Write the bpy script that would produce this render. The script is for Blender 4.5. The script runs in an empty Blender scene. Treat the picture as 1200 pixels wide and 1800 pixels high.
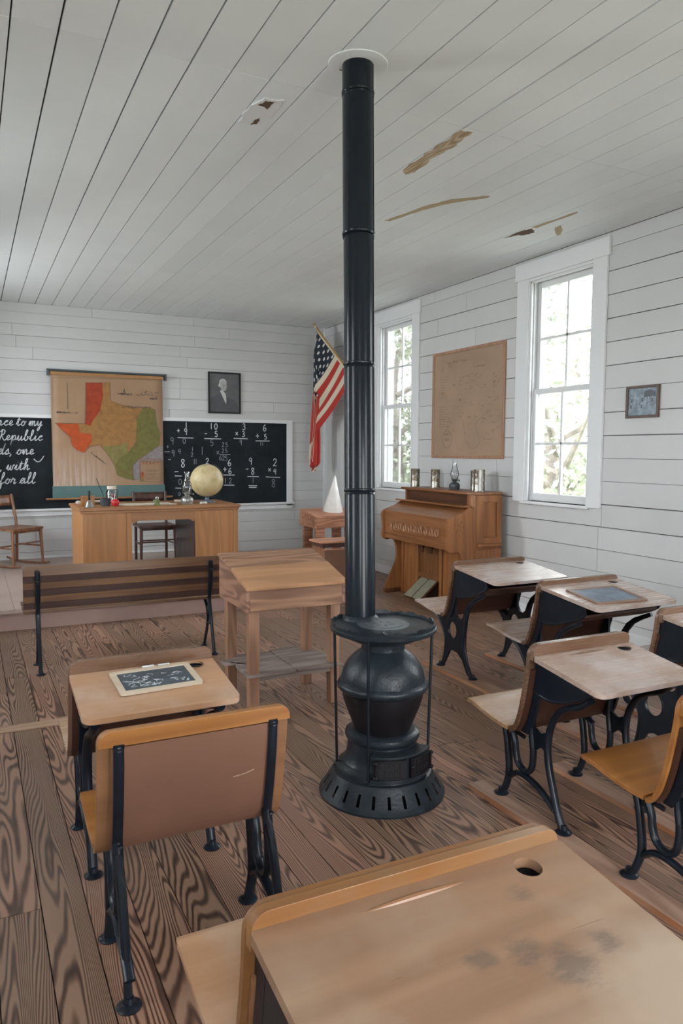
import bpy, bmesh, math, random
from mathutils import Vector, Matrix
from mathutils.geometry import tessellate_polygon
random.seed(7)
PI = math.pi
SC = bpy.context.scene
COL = SC.collection

# ------------------------------------------------------------------ camera, light, exposure
cam = bpy.data.cameras.new('camera')
cam.sensor_fit = 'VERTICAL'; cam.sensor_height = 36.0
cam.lens = 36.0 * 1304.48 / 1800.0
cam.clip_start = 0.05; cam.clip_end = 200
camo = bpy.data.objects.new('camera', cam); COL.objects.link(camo)
yaw, pitch, roll = 0.46431, 0.0810975, -0.00524657
fw = Vector((math.sin(yaw) * math.cos(pitch), math.cos(yaw) * math.cos(pitch), -math.sin(pitch)))
rt = Vector((math.cos(yaw), -math.sin(yaw), 0)); dn = fw.cross(rt)
r2 = math.cos(roll) * rt + math.sin(roll) * dn
d2 = -math.sin(roll) * rt + math.cos(roll) * dn
camo.matrix_world = Matrix(((r2.x, -d2.x, -fw.x, 0), (r2.y, -d2.y, -fw.y, 0), (r2.z, -d2.z, -fw.z, 1.5), (0, 0, 0, 1)))
SC.camera = camo
SC.view_settings.view_transform = 'Standard'
SC.view_settings.look = 'None'
SC.view_settings.exposure = -0.58
SC.view_settings.gamma = 1.0
SC.cycles.max_bounces = 10
SC.cycles.diffuse_bounces = 7
SC.cycles.transparent_max_bounces = 12
SC.cycles.sample_clamp_indirect = 6.0
SC.cycles.use_denoising = True

world = bpy.data.worlds.new('overcast_sky'); SC.world = world
world.use_nodes = True
bg = world.node_tree.nodes['Background']
bg.inputs[0].default_value = (0.93, 0.965, 1.0, 1)
bg.inputs[1].default_value = 20.0

# room (metres): X across the room, Y towards the blackboard, Z up
XL, XR, YB, YF, ZC = -1.38, 4.58, 9.70, -1.25, 3.24
PLAT = 0.18
WZ0, WZ1, WW = 1.06, 3.04, 0.77
WIN_R = [4.975, 7.725, 2.22]
WIN_L = [7.725, 4.975, 2.22]
ADDED_DOOR = (1.1, 2.2, 0.02, 2.25)          # unseen opening added behind the camera to let light in
ADDED_FWIN = [-0.35, 3.45]  # unseen windows added behind the camera for more light

def area_light(name, loc, rot, sx, sy, power, color):
    l = bpy.data.lights.new(name, 'AREA'); l.shape = 'RECTANGLE'; l.size = sx; l.size_y = sy
    l.energy = power; l.color = color
    o = bpy.data.objects.new(name, l); COL.objects.link(o)
    o.location = loc; o.rotation_euler = rot
    return o
COOL = (0.90, 0.955, 1.0)
# lamps as daylight at unseen left windows, and at openings added behind the camera
for y in WIN_L:
    area_light('window_daylight', (XL - 0.16, y, 2.05), (0, -PI / 2 + 0.0, 0), 1.95, 0.75, {7.725: 150, 4.975: 66, 2.22: 9}[y], COOL)
for x in ADDED_FWIN:
    area_light('window_daylight', (x, YF - 0.16, 2.05), (PI / 2, 0, 0), 0.75, 1.95, 6, COOL)
area_light('doorway_daylight', ((ADDED_DOOR[0] + ADDED_DOOR[1]) / 2, YF - 0.16, 1.15), (PI / 2, 0, 0), 1.08, 2.2, 26, (1.0, 0.98, 0.96))  # lamp for the doorway added behind the camera
for y in WIN_R:
    p = area_light('sky_portal', (XR + 0.30, y, 2.05), (0, PI / 2, 0), 1.98, 0.77, 0, (1, 1, 1))
    p.data.cycles.is_portal = True

# ------------------------------------------------------------------ mesh building helpers
class MB:
    def __init__(s):
        s.v = []; s.f = []; s.m = []; s.p = []; s.uv = {}
        s.xf = None
    def _v(s, pts):
        n = len(s.v)
        for p in pts:
            p = Vector(p)
            if s.xf is not None: p = s.xf @ p
            s.v.append(p)
        return n
    def face(s, idx, m=0, pid=0.0):
        s.f.append(list(idx)); s.m.append(m); s.p.append(pid)
    def box(s, a, b, m=0, pid=0.0):
        x0, y0, z0 = a; x1, y1, z1 = b
        n = s._v([(x0, y0, z0), (x1, y0, z0), (x1, y1, z0), (x0, y1, z0), (x0, y0, z1), (x1, y0, z1), (x1, y1, z1), (x0, y1, z1)])
        for q in ((0, 3, 2, 1), (4, 5, 6, 7), (0, 1, 5, 4), (1, 2, 6, 5), (2, 3, 7, 6), (3, 0, 4, 7)):
            s.face([n + i for i in q], m, pid)
        return s
    def hexa(s, bottom, top, m=0):
        n = s._v(list(bottom) + list(top))
        for q in ((0, 3, 2, 1), (4, 5, 6, 7), (0, 1, 5, 4), (1, 2, 6, 5), (2, 3, 7, 6), (3, 0, 4, 7)):
            s.face([n + i for i in q], m)
        return s
    def tube(s, pts, r, seg=8, m=0, closed=False, cap=True, flat=None):
        pts = [Vector(p) for p in pts]; k = len(pts)
        rr = r if isinstance(r, (list, tuple)) else [r] * k
        up = None; rings = []
        for i, p in enumerate(pts):
            if closed: t = pts[(i + 1) % k] - pts[i - 1]
            else: t = pts[min(i + 1, k - 1)] - pts[max(i - 1, 0)]
            if t.length < 1e-9: t = Vector((0, 0, 1))
            t.normalize()
            if up is None:
                a = Vector((0, 0, 1)) if abs(t.z) < 0.9 else Vector((1, 0, 0))
                if flat is not None: a = Vector(flat)
                up = (a - t * a.dot(t)).normalized()
            else:
                a = Vector(flat) if flat is not None else up
                up = (a - t * a.dot(t))
                up = up.normalized() if up.length > 1e-6 else Vector((1, 0, 0))
            sd = t.cross(up)
            e = rr[i]; ra, rb = e if isinstance(e, (tuple, list)) else (e, e)
            rings.append(s._v([p + sd * math.cos(2 * PI * j / seg) * ra + up * math.sin(2 * PI * j / seg) * rb for j in range(seg)]))
        rng = range(k) if closed else range(k - 1)
        for i in rng:
            a, b = rings[i], rings[(i + 1) % k]
            for j in range(seg):
                s.face([a + j, a + (j + 1) % seg, b + (j + 1) % seg, b + j], m)
        if cap and not closed:
            s.face([rings[0] + j for j in range(seg)][::-1], m)
            s.face([rings[-1] + j for j in range(seg)], m)
        return s
    def cyl(s, a, b, r, r1=None, seg=16, m=0):
        return s.tube([a, b], [r, r if r1 is None else r1], seg, m)
    def lathe(s, prof, c=(0, 0, 0), seg=32, m=0, cap=True, wob=None):
        rings = []
        for i, (r, z) in enumerate(prof):
            rings.append(s._v([(c[0] + r * math.cos(2 * PI * j / seg), c[1] + r * math.sin(2 * PI * j / seg),
                                c[2] + z + (wob(i, j) if wob else 0)) for j in range(seg)]))
        for i in range(len(prof) - 1):
            a, b = rings[i], rings[i + 1]
            for j in range(seg):
                s.face([a + j, a + (j + 1) % seg, b + (j + 1) % seg, b + j], m)
        if cap:
            s.face([rings[0] + j for j in range(seg)][::-1], m)
            s.face([rings[-1] + j for j in range(seg)], m)
        return s
    def prism(s, loops, d0, d1, plane='XY', m=0, fn=None):
        """outline with holes, extruded between d0 and d1 along the plane's normal"""
        def P(u, v, d):
            if fn: return fn(u, v, d)
            return {'XY': (u, v, d), 'YZ': (d, u, v), 'XZ': (u, d, v)}[plane]
        def area(l): return sum(l[i][0] * l[(i + 1) % len(l)][1] - l[(i + 1) % len(l)][0] * l[i][1] for i in range(len(l)))
        loops = [list(l) for l in loops]
        for i, l in enumerate(loops):
            if (area(l) > 0) != (i == 0): l.reverse()
        flat = [p for l in loops for p in l]
        tris = tessellate_polygon([[Vector((p[0], p[1], 0)) for p in l] for l in loops])
        a = s._v([P(p[0], p[1], d0) for p in flat]); b = s._v([P(p[0], p[1], d1) for p in flat])
        for t in tris:
            t = list(t)
            p0, p1, p2 = [flat[i] for i in t]
            if (p1[0] - p0[0]) * (p2[1] - p0[1]) - (p2[0] - p0[0]) * (p1[1] - p0[1]) < 0: t.reverse()
            s.face([b + i for i in t], m); s.face([a + i for i in t][::-1], m)
        o = 0
        for l in loops:
            k = len(l)
            for i in range(k):
                j = (i + 1) % k
                s.face([a + o + i, a + o + j, b + o + j, b + o + i], m)
            o += k
        return s
    def grid(s, nu, nv, fn, m=0, wrap=False, uv=True):
        n = s._v([fn(i / (nu - 1), j / (nv - 1)) for j in range(nv) for i in range(nu)])
        for j in range(nv - 1):
            for i in range(nu - 1):
                if uv: s.uv[len(s.f)] = [(i / (nu - 1), j / (nv - 1)), ((i + 1) / (nu - 1), j / (nv - 1)), ((i + 1) / (nu - 1), (j + 1) / (nv - 1)), (i / (nu - 1), (j + 1) / (nv - 1))]
                s.face([n + j * nu + i, n + j * nu + i + 1, n + (j + 1) * nu + i + 1, n + (j + 1) * nu + i], m)
        return s
    def strip(s, pts, w, normal, m=0, th=0.0008):
        """a chalk or ink stroke: flat ribbon lying on a surface with the given normal"""
        nrm = Vector(normal)
        pts = [Vector(p) for p in pts]
        k = len(pts); L = []; R_ = []
        for i, p in enumerate(pts):
            t = pts[min(i + 1, k - 1)] - pts[max(i - 1, 0)]
            if t.length < 1e-9: t = Vector((1, 0, 0))
            sd = t.normalized().cross(nrm) * w / 2
            L.append(p + sd + nrm * th); R_.append(p - sd + nrm * th)
        a = s._v(L); b = s._v(R_)
        for i in range(k - 1):
            s.face([a + i, a + i + 1, b + i + 1, b + i], m)
        return s

def smooth_line(pts, n=6):
    out = []; P = [Vector(p) for p in pts]
    if len(P) < 3: return P
    for i in range(len(P) - 1):
        p0 = P[max(i - 1, 0)]; p1 = P[i]; p2 = P[i + 1]; p3 = P[min(i + 2, len(P) - 1)]
        for j in range(n):
            t = j / n
            out.append(0.5 * ((2 * p1) + (p2 - p0) * t + (2 * p0 - 5 * p1 + 4 * p2 - p3) * t * t + (3 * p1 - p0 - 3 * p2 + p3) * t ** 3))
    out.append(P[-1]); return out

def sm2(pts, n=6, closed=True):
    """smooth closed 2-D outline"""
    k = len(pts); out = []
    for i in range(k):
        p0, p1, p2, p3 = [Vector(pts[(i + o) % k]) for o in (-1, 0, 1, 2)]
        for j in range(n):
            t = j / n
            q = 0.5 * ((2 * p1) + (p2 - p0) * t + (2 * p0 - 5 * p1 + 4 * p2 - p3) * t * t + (3 * p1 - p0 - 3 * p2 + p3) * t ** 3)
            out.append((q.x, q.y))
    return out

def rrect(x0, y0, x1, y1, r, n=6, corners=(1, 1, 1, 1)):
    out = []
    cs = [(x0, y0, PI), (x1, y0, 1.5 * PI), (x1, y1, 0), (x0, y1, 0.5 * PI)]
    sx = [1, -1, -1, 1]; sy = [1, 1, -1, -1]
    for i, (x, y, a0) in enumerate(cs):
        rr = r * corners[i]
        if rr <= 0: out.append((x, y)); continue
        cx, cy = x + sx[i] * rr, y + sy[i] * rr
        for k in range(n + 1):
            a = a0 + (PI / 2) * k / n
            out.append((cx + rr * math.cos(a), cy + rr * math.sin(a)))
    return out

def circ(cx, cy, rx, ry=None, n=20):
    ry = rx if ry is None else ry
    return [(cx + rx * math.cos(2 * PI * i / n), cy + ry * math.sin(2 * PI * i / n)) for i in range(n)]

def obj(name, mb, mats, parent=None, bevel=0, smooth=False, seg=2):
    me = bpy.data.meshes.new(name)
    me.from_pydata([tuple(v) for v in mb.v], [], mb.f)
    mats = mats if isinstance(mats, (list, tuple)) else [mats]
    for m in mats: me.materials.append(m)
    for i, p in enumerate(me.polygons): p.material_index = mb.m[i]
    if any(mb.p):
        at = me.attributes.new('pid', 'FLOAT', 'FACE')
        for i, v in enumerate(mb.p): at.data[i].value = v
    if mb.uv:
        u = me.uv_layers.new(name='UVMap')
        for fi, cs in mb.uv.items():
            p = me.polygons[fi]
            for k, li in enumerate(p.loop_indices): u.data[li].uv = cs[k]
    if bevel or smooth:
        for p in me.polygons: p.use_smooth = True
        try: me.set_sharp_from_angle(angle=math.radians(38))
        except Exception: pass
    me.update()
    o = bpy.data.objects.new(name, me); COL.objects.link(o)
    if parent is not None: o.parent = parent
    if bevel:
        b = o.modifiers.new('bevel', 'BEVEL'); b.width = bevel; b.segments = seg; b.limit_method = 'ANGLE'; b.angle_limit = math.radians(40)
        b.harden_normals = False
    return o

def tag(o, label, cat, group=None):
    o['label'] = label; o['category'] = cat
    if group: o['group'] = group
    return o
def thing(name, label, cat, loc=(0, 0, 0), rz=0, group=None):
    o = bpy.data.objects.new(name, None); COL.objects.link(o)
    o.empty_display_size = 0.1
    o.location = loc; o.rotation_euler = (0, 0, rz)
    return tag(o, label, cat, group)
def struct(name, mb, mats, parent=None, **k):
    o = obj(name, mb, mats, parent, **k)
    if parent is None: o['kind'] = 'structure'
    return o
def dup(root, loc, label, group=None, rz=None):
    r = root.copy(); COL.objects.link(r); r.location = loc; r['label'] = label
    if rz is not None: r.rotation_euler = (0, 0, rz)
    if group: r['group'] = group
    for ch in list(root.children):
        c = ch.copy(); COL.objects.link(c); c.parent = r
        for g in ch.children:
            d = g.copy(); COL.objects.link(d); d.parent = c
    return r

# ------------------------------------------------------------------ materials
def newmat(name):
    m = bpy.data.materials.new(name); m.use_nodes = True
    nt = m.node_tree; b = nt.nodes['Principled BSDF']
    return m, nt, b
def N(nt, t, **k):
    n = nt.nodes.new(t)
    for a, v in k.items():
        if a == 'inp':
            for kk, vv in v.items(): n.inputs[kk].default_value = vv
        else: setattr(n, a, v)
    return n
def link(nt, a, b): nt.links.new(a, b)
def math_node(nt, op, a, b=None, c=None):
    n = N(nt, 'ShaderNodeMath', operation=op)
    for i, v in enumerate((a, b, c)):
        if v is None: continue
        if isinstance(v, (int, float)): n.inputs[i].default_value = v
        else: link(nt, v, n.inputs[i])
    return n.outputs[0]
def ramp(nt, fac, stops):
    r = N(nt, 'ShaderNodeValToRGB'); e = r.color_ramp.elements
    while len(e) < len(stops): e.new(0.5)
    for i, (p, c) in enumerate(stops):
        e[i].position = p; e[i].color = (*c, 1) if len(c) == 3 else c
    link(nt, fac, r.inputs[0]); return r.outputs[0]
def mix(nt, fac, a, b, mode='MIX'):
    n = N(nt, 'ShaderNodeMix', data_type='RGBA', blend_type=mode)
    for i, v in ((0, fac), (6, a), (7, b)):
        if isinstance(v, (int, float)): n.inputs[i].default_value = v
        elif isinstance(v, (tuple, list)): n.inputs[i].default_value = (*v[:3], 1)
        else: link(nt, v, n.inputs[i])
    return n.outputs[2]
def noise(nt, vec, scale, detail=3, rough=0.5, w=None, dist=0.0):
    n = N(nt, 'ShaderNodeTexNoise', noise_dimensions='4D' if w is not None else '3D')
    n.inputs['Scale'].default_value = scale; n.inputs['Detail'].default_value = detail; n.inputs['Roughness'].default_value = rough
    n.inputs['Distortion'].default_value = dist
    link(nt, vec, n.inputs['Vector'])
    if w is not None:
        if isinstance(w, (int, float)): n.inputs['W'].default_value = w
        else: link(nt, w, n.inputs['W'])
    return n.outputs['Fac']
def coords(nt, scale=(1, 1, 1), rot=(0, 0, 0), kind='Object'):
    tc = N(nt, 'ShaderNodeTexCoord'); mp = N(nt, 'ShaderNodeMapping')
    mp.inputs['Scale'].default_value = scale; mp.inputs['Rotation'].default_value = rot
    link(nt, tc.outputs[kind], mp.inputs[0]); return mp.outputs[0]
def bump(nt, b, h, strength=0.2, dist=0.01):
    n = N(nt, 'ShaderNodeBump'); n.inputs['Strength'].default_value = strength; n.inputs['Distance'].default_value = dist
    link(nt, h, n.inputs['Height']); link(nt, n.outputs[0], b.inputs['Normal'])

def plain(name, col, rough=0.6, metal=0.0, var=0.08, scale=12, bmp=0.05, coat=0.0):
    m, nt, b = newmat(name)
    if max(col) < 0.03: b.inputs['Specular IOR Level'].default_value = 0.28
    v = coords(nt)
    n = noise(nt, v, scale, 4, 0.6)
    c = ramp(nt, n, [(0.3, tuple(x * (1 - var) for x in col)), (0.7, tuple(min(1, x * (1 + var)) for x in col))])
    link(nt, c, b.inputs['Base Color'])
    b.inputs['Roughness'].default_value = rough; b.inputs['Metallic'].default_value = metal
    b.inputs['Coat Weight'].default_value = coat
    if bmp: bump(nt, b, noise(nt, v, scale * 6, 3), bmp, 0.002)
    return m

def wood(name, light, dark, axis='X', stretch=9.0, freq=26.0, scale=1.0, rough=0.42, contrast=0.55, wear=None, wear_amt=0.5, wear_scale=3.0,
         blot=None, blot_scale=6.0, pid=False, bmp=0.08, coat=0.0, edge=(0.35, 0.75)):
    m, nt, b = newmat(name)
    k = 3.0 * scale
    sc = {'X': (k / stretch, k, k), 'Y': (k, k / stretch, k), 'Z': (k, k, k / stretch)}[axis]
    v = coords(nt, sc)
    oi = N(nt, 'ShaderNodeObjectInfo')
    w = math_node(nt, 'MULTIPLY', oi.outputs['Random'], 30.0)
    if pid:
        at = N(nt, 'ShaderNodeAttribute', attribute_name='pid')
        w = math_node(nt, 'MULTIPLY', at.outputs['Fac'], 57.0)
    n1 = noise(nt, v, 1.6, 1.5, 0.45, w=w, dist=0.25)
    s = math_node(nt, 'SINE', math_node(nt, 'MULTIPLY', n1, freq * 2))
    s = math_node(nt, 'MULTIPLY_ADD', s, 0.5, 0.5)
    sc2 = {'X': (4, 90, 90), 'Y': (90, 4, 90), 'Z': (90, 90, 4)}[axis]
    v2 = coords(nt, sc2)
    fine = noise(nt, v2, 1.0, 3, 0.6, w=w)
    fine = math_node(nt, 'MULTIPLY_ADD', fine, 0.6, 0.2)
    f = math_node(nt, 'ADD', math_node(nt, 'MULTIPLY', s, contrast), math_node(nt, 'MULTIPLY', fine, 1 - contrast))
    c = ramp(nt, f, [(edge[0] - 0.15, light), (edge[1], dark)])
    v3 = coords(nt)
    if wear is not None:
        wn = noise(nt, v3, wear_scale, 4, 0.6, w=w)
        wf = ramp(nt, wn, [(0.42, (0, 0, 0)), (0.62, (1, 1, 1))])
        c = mix(nt, math_node(nt, 'MULTIPLY', wf, wear_amt), c, wear)
    if blot is not None:
        bn = noise(nt, v3, blot_scale, 4, 0.65, w=w)
        bf = ramp(nt, bn, [(0.60, (0, 0, 0)), (0.74, (1, 1, 1))])
        c = mix(nt, math_node(nt, 'MULTIPLY', bf, 0.7), c, blot)
    if pid:
        tone = N(nt, 'ShaderNodeTexWhiteNoise', noise_dimensions='1D'); link(nt, at.outputs['Fac'], tone.inputs['W'])
        t = ramp(nt, tone.outputs['Value'], [(0, (0.80, 0.80, 0.80)), (1, (1.12, 1.08, 1.06))])
        c = mix(nt, 1.0, c, t, 'MULTIPLY')
    link(nt, c, b.inputs['Base Color'])
    rr = N(nt, 'ShaderNodeMapRange'); rr.inputs[3].default_value = rough - 0.08; rr.inputs[4].default_value = rough + 0.14
    link(nt, fine, rr.inputs[0]); link(nt, rr.outputs[0], b.inputs['Roughness'])
    b.inputs['Coat Weight'].default_value = coat
    bump(nt, b, f, bmp, 0.003)
    return m

def paint(name, col, rough=0.5, dirt=(0.55, 0.50, 0.42), amt=0.25, pid=True, stain=None):
    m, nt, b = newmat(name)
    v = coords(nt)
    n = noise(nt, v, 2.2, 5, 0.6)
    c = ramp(nt, n, [(0.3, tuple(x * 0.955 for x in col)), (0.7, col)])
    d = ramp(nt, noise(nt, v, 9, 6, 0.7), [(0.66, (0, 0, 0)), (0.80, (1, 1, 1))])
    c = mix(nt, math_node(nt, 'MULTIPLY', d, amt), c, dirt)
    if pid:
        at = N(nt, 'ShaderNodeAttribute', attribute_name='pid')
        tone = N(nt, 'ShaderNodeTexWhiteNoise', noise_dimensions='1D'); link(nt, at.outputs['Fac'], tone.inputs['W'])
        t = ramp(nt, tone.outputs['Value'], [(0, (0.93, 0.935, 0.93)), (1, (1.0, 1.0, 1.0))])
        c = mix(nt, 1.0, c, t, 'MULTIPLY')
    link(nt, c, b.inputs['Base Color']); b.inputs['Roughness'].default_value = rough
    bump(nt, b, noise(nt, coords(nt, (3, 3, 30)), 4, 4), 0.08, 0.004)
    return m

M = {}
M['wall'] = paint('white_wall_paint', (0.60, 0.60, 0.60), 0.42)
M['ceil'] = paint('white_ceiling_paint', (0.82, 0.85, 0.86), 0.5)
M['trim'] = paint('white_trim_paint', (0.74, 0.75, 0.76), 0.35, pid=False, amt=0.1)
M['dark_gap'] = plain('dark_gap', (0.05, 0.045, 0.04), 0.9)
def floor_mat():
    m, nt, b = newmat('pine_floor_boards')
    at = N(nt, 'ShaderNodeAttribute', attribute_name='pid')
    w = math_node(nt, 'MULTIPLY', at.outputs['Fac'], 57.0)
    n1 = noise(nt, coords(nt, (7.5, 0.60, 7.5)), 1.0, 1.0, 0.4, w=w, dist=0.2)
    n1b = noise(nt, coords(nt, (26.0, 4.0, 26.0)), 1.0, 1.0, 0.5, w=w)
    sx = N(nt, 'ShaderNodeSeparateXYZ'); tc = N(nt, 'ShaderNodeTexCoord'); link(nt, tc.outputs['Object'], sx.inputs[0])
    rnd = N(nt, 'ShaderNodeTexWhiteNoise', noise_dimensions='1D'); link(nt, w, rnd.inputs['W'])
    sl = math_node(nt, 'MULTIPLY_ADD', rnd.outputs['Value'], 1300.0, -650.0)
    ph = math_node(nt, 'MULTIPLY_ADD', sx.outputs['X'], sl, math_node(nt, 'MULTIPLY_ADD', n1, 225.0, math_node(nt, 'MULTIPLY', n1b, 6.0)))
    s_ = math_node(nt, 'MULTIPLY_ADD', math_node(nt, 'SINE', ph), 0.5, 0.5)
    fine = noise(nt, coords(nt, (120, 4, 120)), 1.0, 3, 0.6, w=w)
    f = math_node(nt, 'ADD', math_node(nt, 'MULTIPLY', s_, 0.78), math_node(nt, 'MULTIPLY', fine, 0.24))
    c = ramp(nt, f, [(0.34, (0.315, 0.190, 0.132)), (0.64, (0.175, 0.094, 0.064)), (0.90, (0.055, 0.029, 0.021))])
    wn = noise(nt, coords(nt), 1.1, 4, 0.6)
    wf = ramp(nt, wn, [(0.44, (0, 0, 0)), (0.66, (1, 1, 1))])
    c = mix(nt, math_node(nt, 'MULTIPLY', wf, 0.35), c, (0.275, 0.195, 0.16))
    t = ramp(nt, rnd.outputs['Value'], [(0, (0.78, 0.80, 0.76)), (0.5, (1.0, 0.98, 0.95)), (1, (1.12, 1.02, 1.0))])
    c = mix(nt, 1.0, c, t, 'MULTIPLY')
    link(nt, c, b.inputs['Base Color'])
    rr = N(nt, 'ShaderNodeMapRange'); rr.inputs[3].default_value = 0.30; rr.inputs[4].default_value = 0.50
    link(nt, fine, rr.inputs[0]); link(nt, rr.outputs[0], b.inputs['Roughness'])
    bump(nt, b, f, 0.10, 0.003)
    return m
M['floor'] = floor_mat()
M['plat'] = plain('mauve_painted_boards', (0.33, 0.215, 0.185), 0.5, 0, 0.08, 3)
M['platt'] = plain('worn_mauve_platform_top', (0.40, 0.31, 0.275), 0.45, 0, 0.12, 2)
M['oak'] = wood('golden_oak', (0.44, 0.205, 0.072), (0.32, 0.14, 0.048), 'Z', 14, 20, 1.5, 0.38, 0.35, bmp=0.04)
M['oakx'] = wood('golden_oak_horizontal', (0.37, 0.17, 0.065), (0.26, 0.115, 0.042), 'X', 14, 20, 1.5, 0.36, 0.35, bmp=0.04)
M['organ'] = wood('organ_oak', (0.31, 0.125, 0.042), (0.20, 0.075, 0.024), 'Z', 12, 18, 1.6, 0.32, 0.4, bmp=0.04)
M['organy'] = wood('organ_oak_lengthwise', (0.27, 0.11, 0.04), (0.175, 0.066, 0.023), 'Y', 12, 18, 1.6, 0.32, 0.4, bmp=0.04)
M['carve'] = wood('pale_carved_oak', (0.36, 0.17, 0.075), (0.26, 0.11, 0.045), 'Y', 12, 18, 1.6, 0.32, 0.4)
M['organmid'] = wood('shaded_oak_panel', (0.20, 0.085, 0.03), (0.13, 0.05, 0.018), 'Z', 12, 18, 1.6, 0.35, 0.4)  # centre panel in a darker oak tone than the pilasters
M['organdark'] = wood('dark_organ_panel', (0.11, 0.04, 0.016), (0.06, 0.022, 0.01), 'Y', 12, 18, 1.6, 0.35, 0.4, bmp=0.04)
M['maple'] = wood('worn_desk_maple', (0.32, 0.20, 0.125), (0.22, 0.125, 0.075), 'X', 10, 16, 1.3, 0.30, 0.32, wear=(0.35, 0.275, 0.215), wear_amt=0.8, wear_scale=3.2, blot=(0.13, 0.10, 0.09), blot_scale=4.0, bmp=0.05)
M['maple2'] = wood('pale_worn_desk_top', (0.42, 0.31, 0.25), (0.31, 0.215, 0.165), 'X', 10, 16, 1.3, 0.24, 0.32, wear=(0.50, 0.44, 0.42), wear_amt=0.8, wear_scale=4, bmp=0.05)  # greyish wear tone also puts the window sheen into the colour
M['tan'] = wood('light_tan_desk_top', (0.47, 0.27, 0.15), (0.36, 0.19, 0.10), 'X', 10, 14, 1.3, 0.30, 0.3, wear=(0.47, 0.34, 0.25), wear_amt=0.7, wear_scale=4, bmp=0.05)
def front_top():
    m = wood('worn_front_desk_top', (0.31, 0.185, 0.11), (0.22, 0.125, 0.075), 'X', 10, 14, 1.1, 0.27, 0.3, wear=(0.37, 0.285, 0.215), wear_amt=0.85, wear_scale=2.4, bmp=0.05)
    nt = m.node_tree; b = nt.nodes['Principled BSDF']
    src = b.inputs['Base Color'].links[0].from_socket
    tc = N(nt, 'ShaderNodeTexCoord')
    ns = noise(nt, coords(nt, (0.6, 1.4, 1)), 26, 6, 0.75)
    tot = None
    for x, y, r in ((0.115, -0.275, 0.085), (0.065, -0.225, 0.07), (0.145, -0.115, 0.05), (0.18, -0.085, 0.035), (-0.01, -0.21, 0.05), (0.20, -0.26, 0.05)):
        d = N(nt, 'ShaderNodeVectorMath', operation='DISTANCE'); link(nt, tc.outputs['Object'], d.inputs[0]); d.inputs[1].default_value = (x, y, 0.725)
        mr = N(nt, 'ShaderNodeMapRange'); mr.inputs[1].default_value = r; mr.inputs[2].default_value = r * 0.2; link(nt, d.outputs['Value'], mr.inputs[0])
        tot = mr.outputs[0] if tot is None else math_node(nt, 'MAXIMUM', tot, mr.outputs[0])
    k = ramp(nt, math_node(nt, 'MULTIPLY', math_node(nt, 'ADD', tot, 0.35), ns), [(0.42, (0, 0, 0)), (0.68, (1, 1, 1))])
    k2 = math_node(nt, 'MULTIPLY', k, math_node(nt, 'MINIMUM', math_node(nt, 'MULTIPLY', tot, 3.0), 0.55))
    c = mix(nt, k2, src, (0.085, 0.068, 0.06))
    sep = N(nt, 'ShaderNodeSeparateXYZ'); link(nt, tc.outputs['Object'], sep.inputs[0])
    band = N(nt, 'ShaderNodeMapRange'); band.inputs[1].default_value = -0.17; band.inputs[2].default_value = -0.03; link(nt, sep.outputs['Y'], band.inputs[0])
    c = mix(nt, math_node(nt, 'MULTIPLY', band.outputs[0], 0.55), c, (0.255, 0.145, 0.085))
    link(nt, c, b.inputs['Base Color']); return m
M['fronttop'] = front_top()
M['frontledge'] = wood('amber_worn_ledge', (0.33, 0.155, 0.045), (0.20, 0.085, 0.028), 'X', 9, 12, 1.3, 0.28, 0.45, wear=(0.22, 0.135, 0.075), wear_amt=0.6, wear_scale=5, bmp=0.04)
M['rearwood'] = wood('brown_varnished_back', (0.27, 0.135, 0.065), (0.19, 0.09, 0.04), 'X', 12, 14, 1.3, 0.32, 0.3, bmp=0.03)
M['honey'] = wood('honey_varnished_wood', (0.38, 0.165, 0.045), (0.25, 0.098, 0.028), 'X', 12, 14, 1.3, 0.28, 0.35, bmp=0.04)
M['ledge'] = wood('weathered_ledge_wood', (0.165, 0.085, 0.047), (0.10, 0.050, 0.028), 'X', 12, 14, 1.3, 0.24, 0.35, wear=(0.21, 0.13, 0.09), wear_amt=0.6, bmp=0.04)
M['seat'] = wood('seat_wood', (0.44, 0.26, 0.14), (0.32, 0.175, 0.09), 'X', 10, 14, 1.3, 0.24, 0.3, wear=(0.50, 0.39, 0.30), wear_amt=0.6, bmp=0.04)
M['pinkback'] = plain('faded_brown_paint', (0.185, 0.092, 0.060), 0.40, 0, 0.06, 5)
M['brownback'] = wood('reddish_brown_panel', (0.075, 0.030, 0.018), (0.045, 0.019, 0.012), 'X', 10, 14, 1.2, 0.35, 0.3, bmp=0.03)
M['pineT'] = wood('old_pine_table', (0.34, 0.185, 0.11), (0.20, 0.10, 0.058), 'X', 10, 22, 1.8, 0.5, 0.6, bmp=0.08)
M['pineTy'] = wood('old_pine_table_side', (0.30, 0.155, 0.10), (0.16, 0.08, 0.05), 'Y', 6, 24, 2.2, 0.5, 0.65, bmp=0.08)
M['pineleg'] = wood('pine_leg', (0.33, 0.18, 0.11), (0.22, 0.115, 0.066), 'Z', 10, 22, 1.8, 0.5, 0.5, bmp=0.06)
M['lid'] = wood('orange_pine_lid', (0.44, 0.235, 0.115), (0.33, 0.165, 0.075), 'X', 12, 18, 1.6, 0.42, 0.4, bmp=0.05)
M['greywood'] = wood('grey_weathered_board', (0.27, 0.215, 0.19), (0.16, 0.12, 0.105), 'X', 10, 20, 1.6, 0.6, 0.5, bmp=0.1)
M['conetable'] = wood('reddish_pine', (0.60, 0.30, 0.18), (0.38, 0.16, 0.09), 'X', 8, 22, 2, 0.45, 0.55, bmp=0.06)
M['chair'] = wood('brown_chair_wood', (0.30, 0.14, 0.07), (0.17, 0.07, 0.035), 'Z', 12, 16, 1.6, 0.3, 0.4, bmp=0.03)
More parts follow.
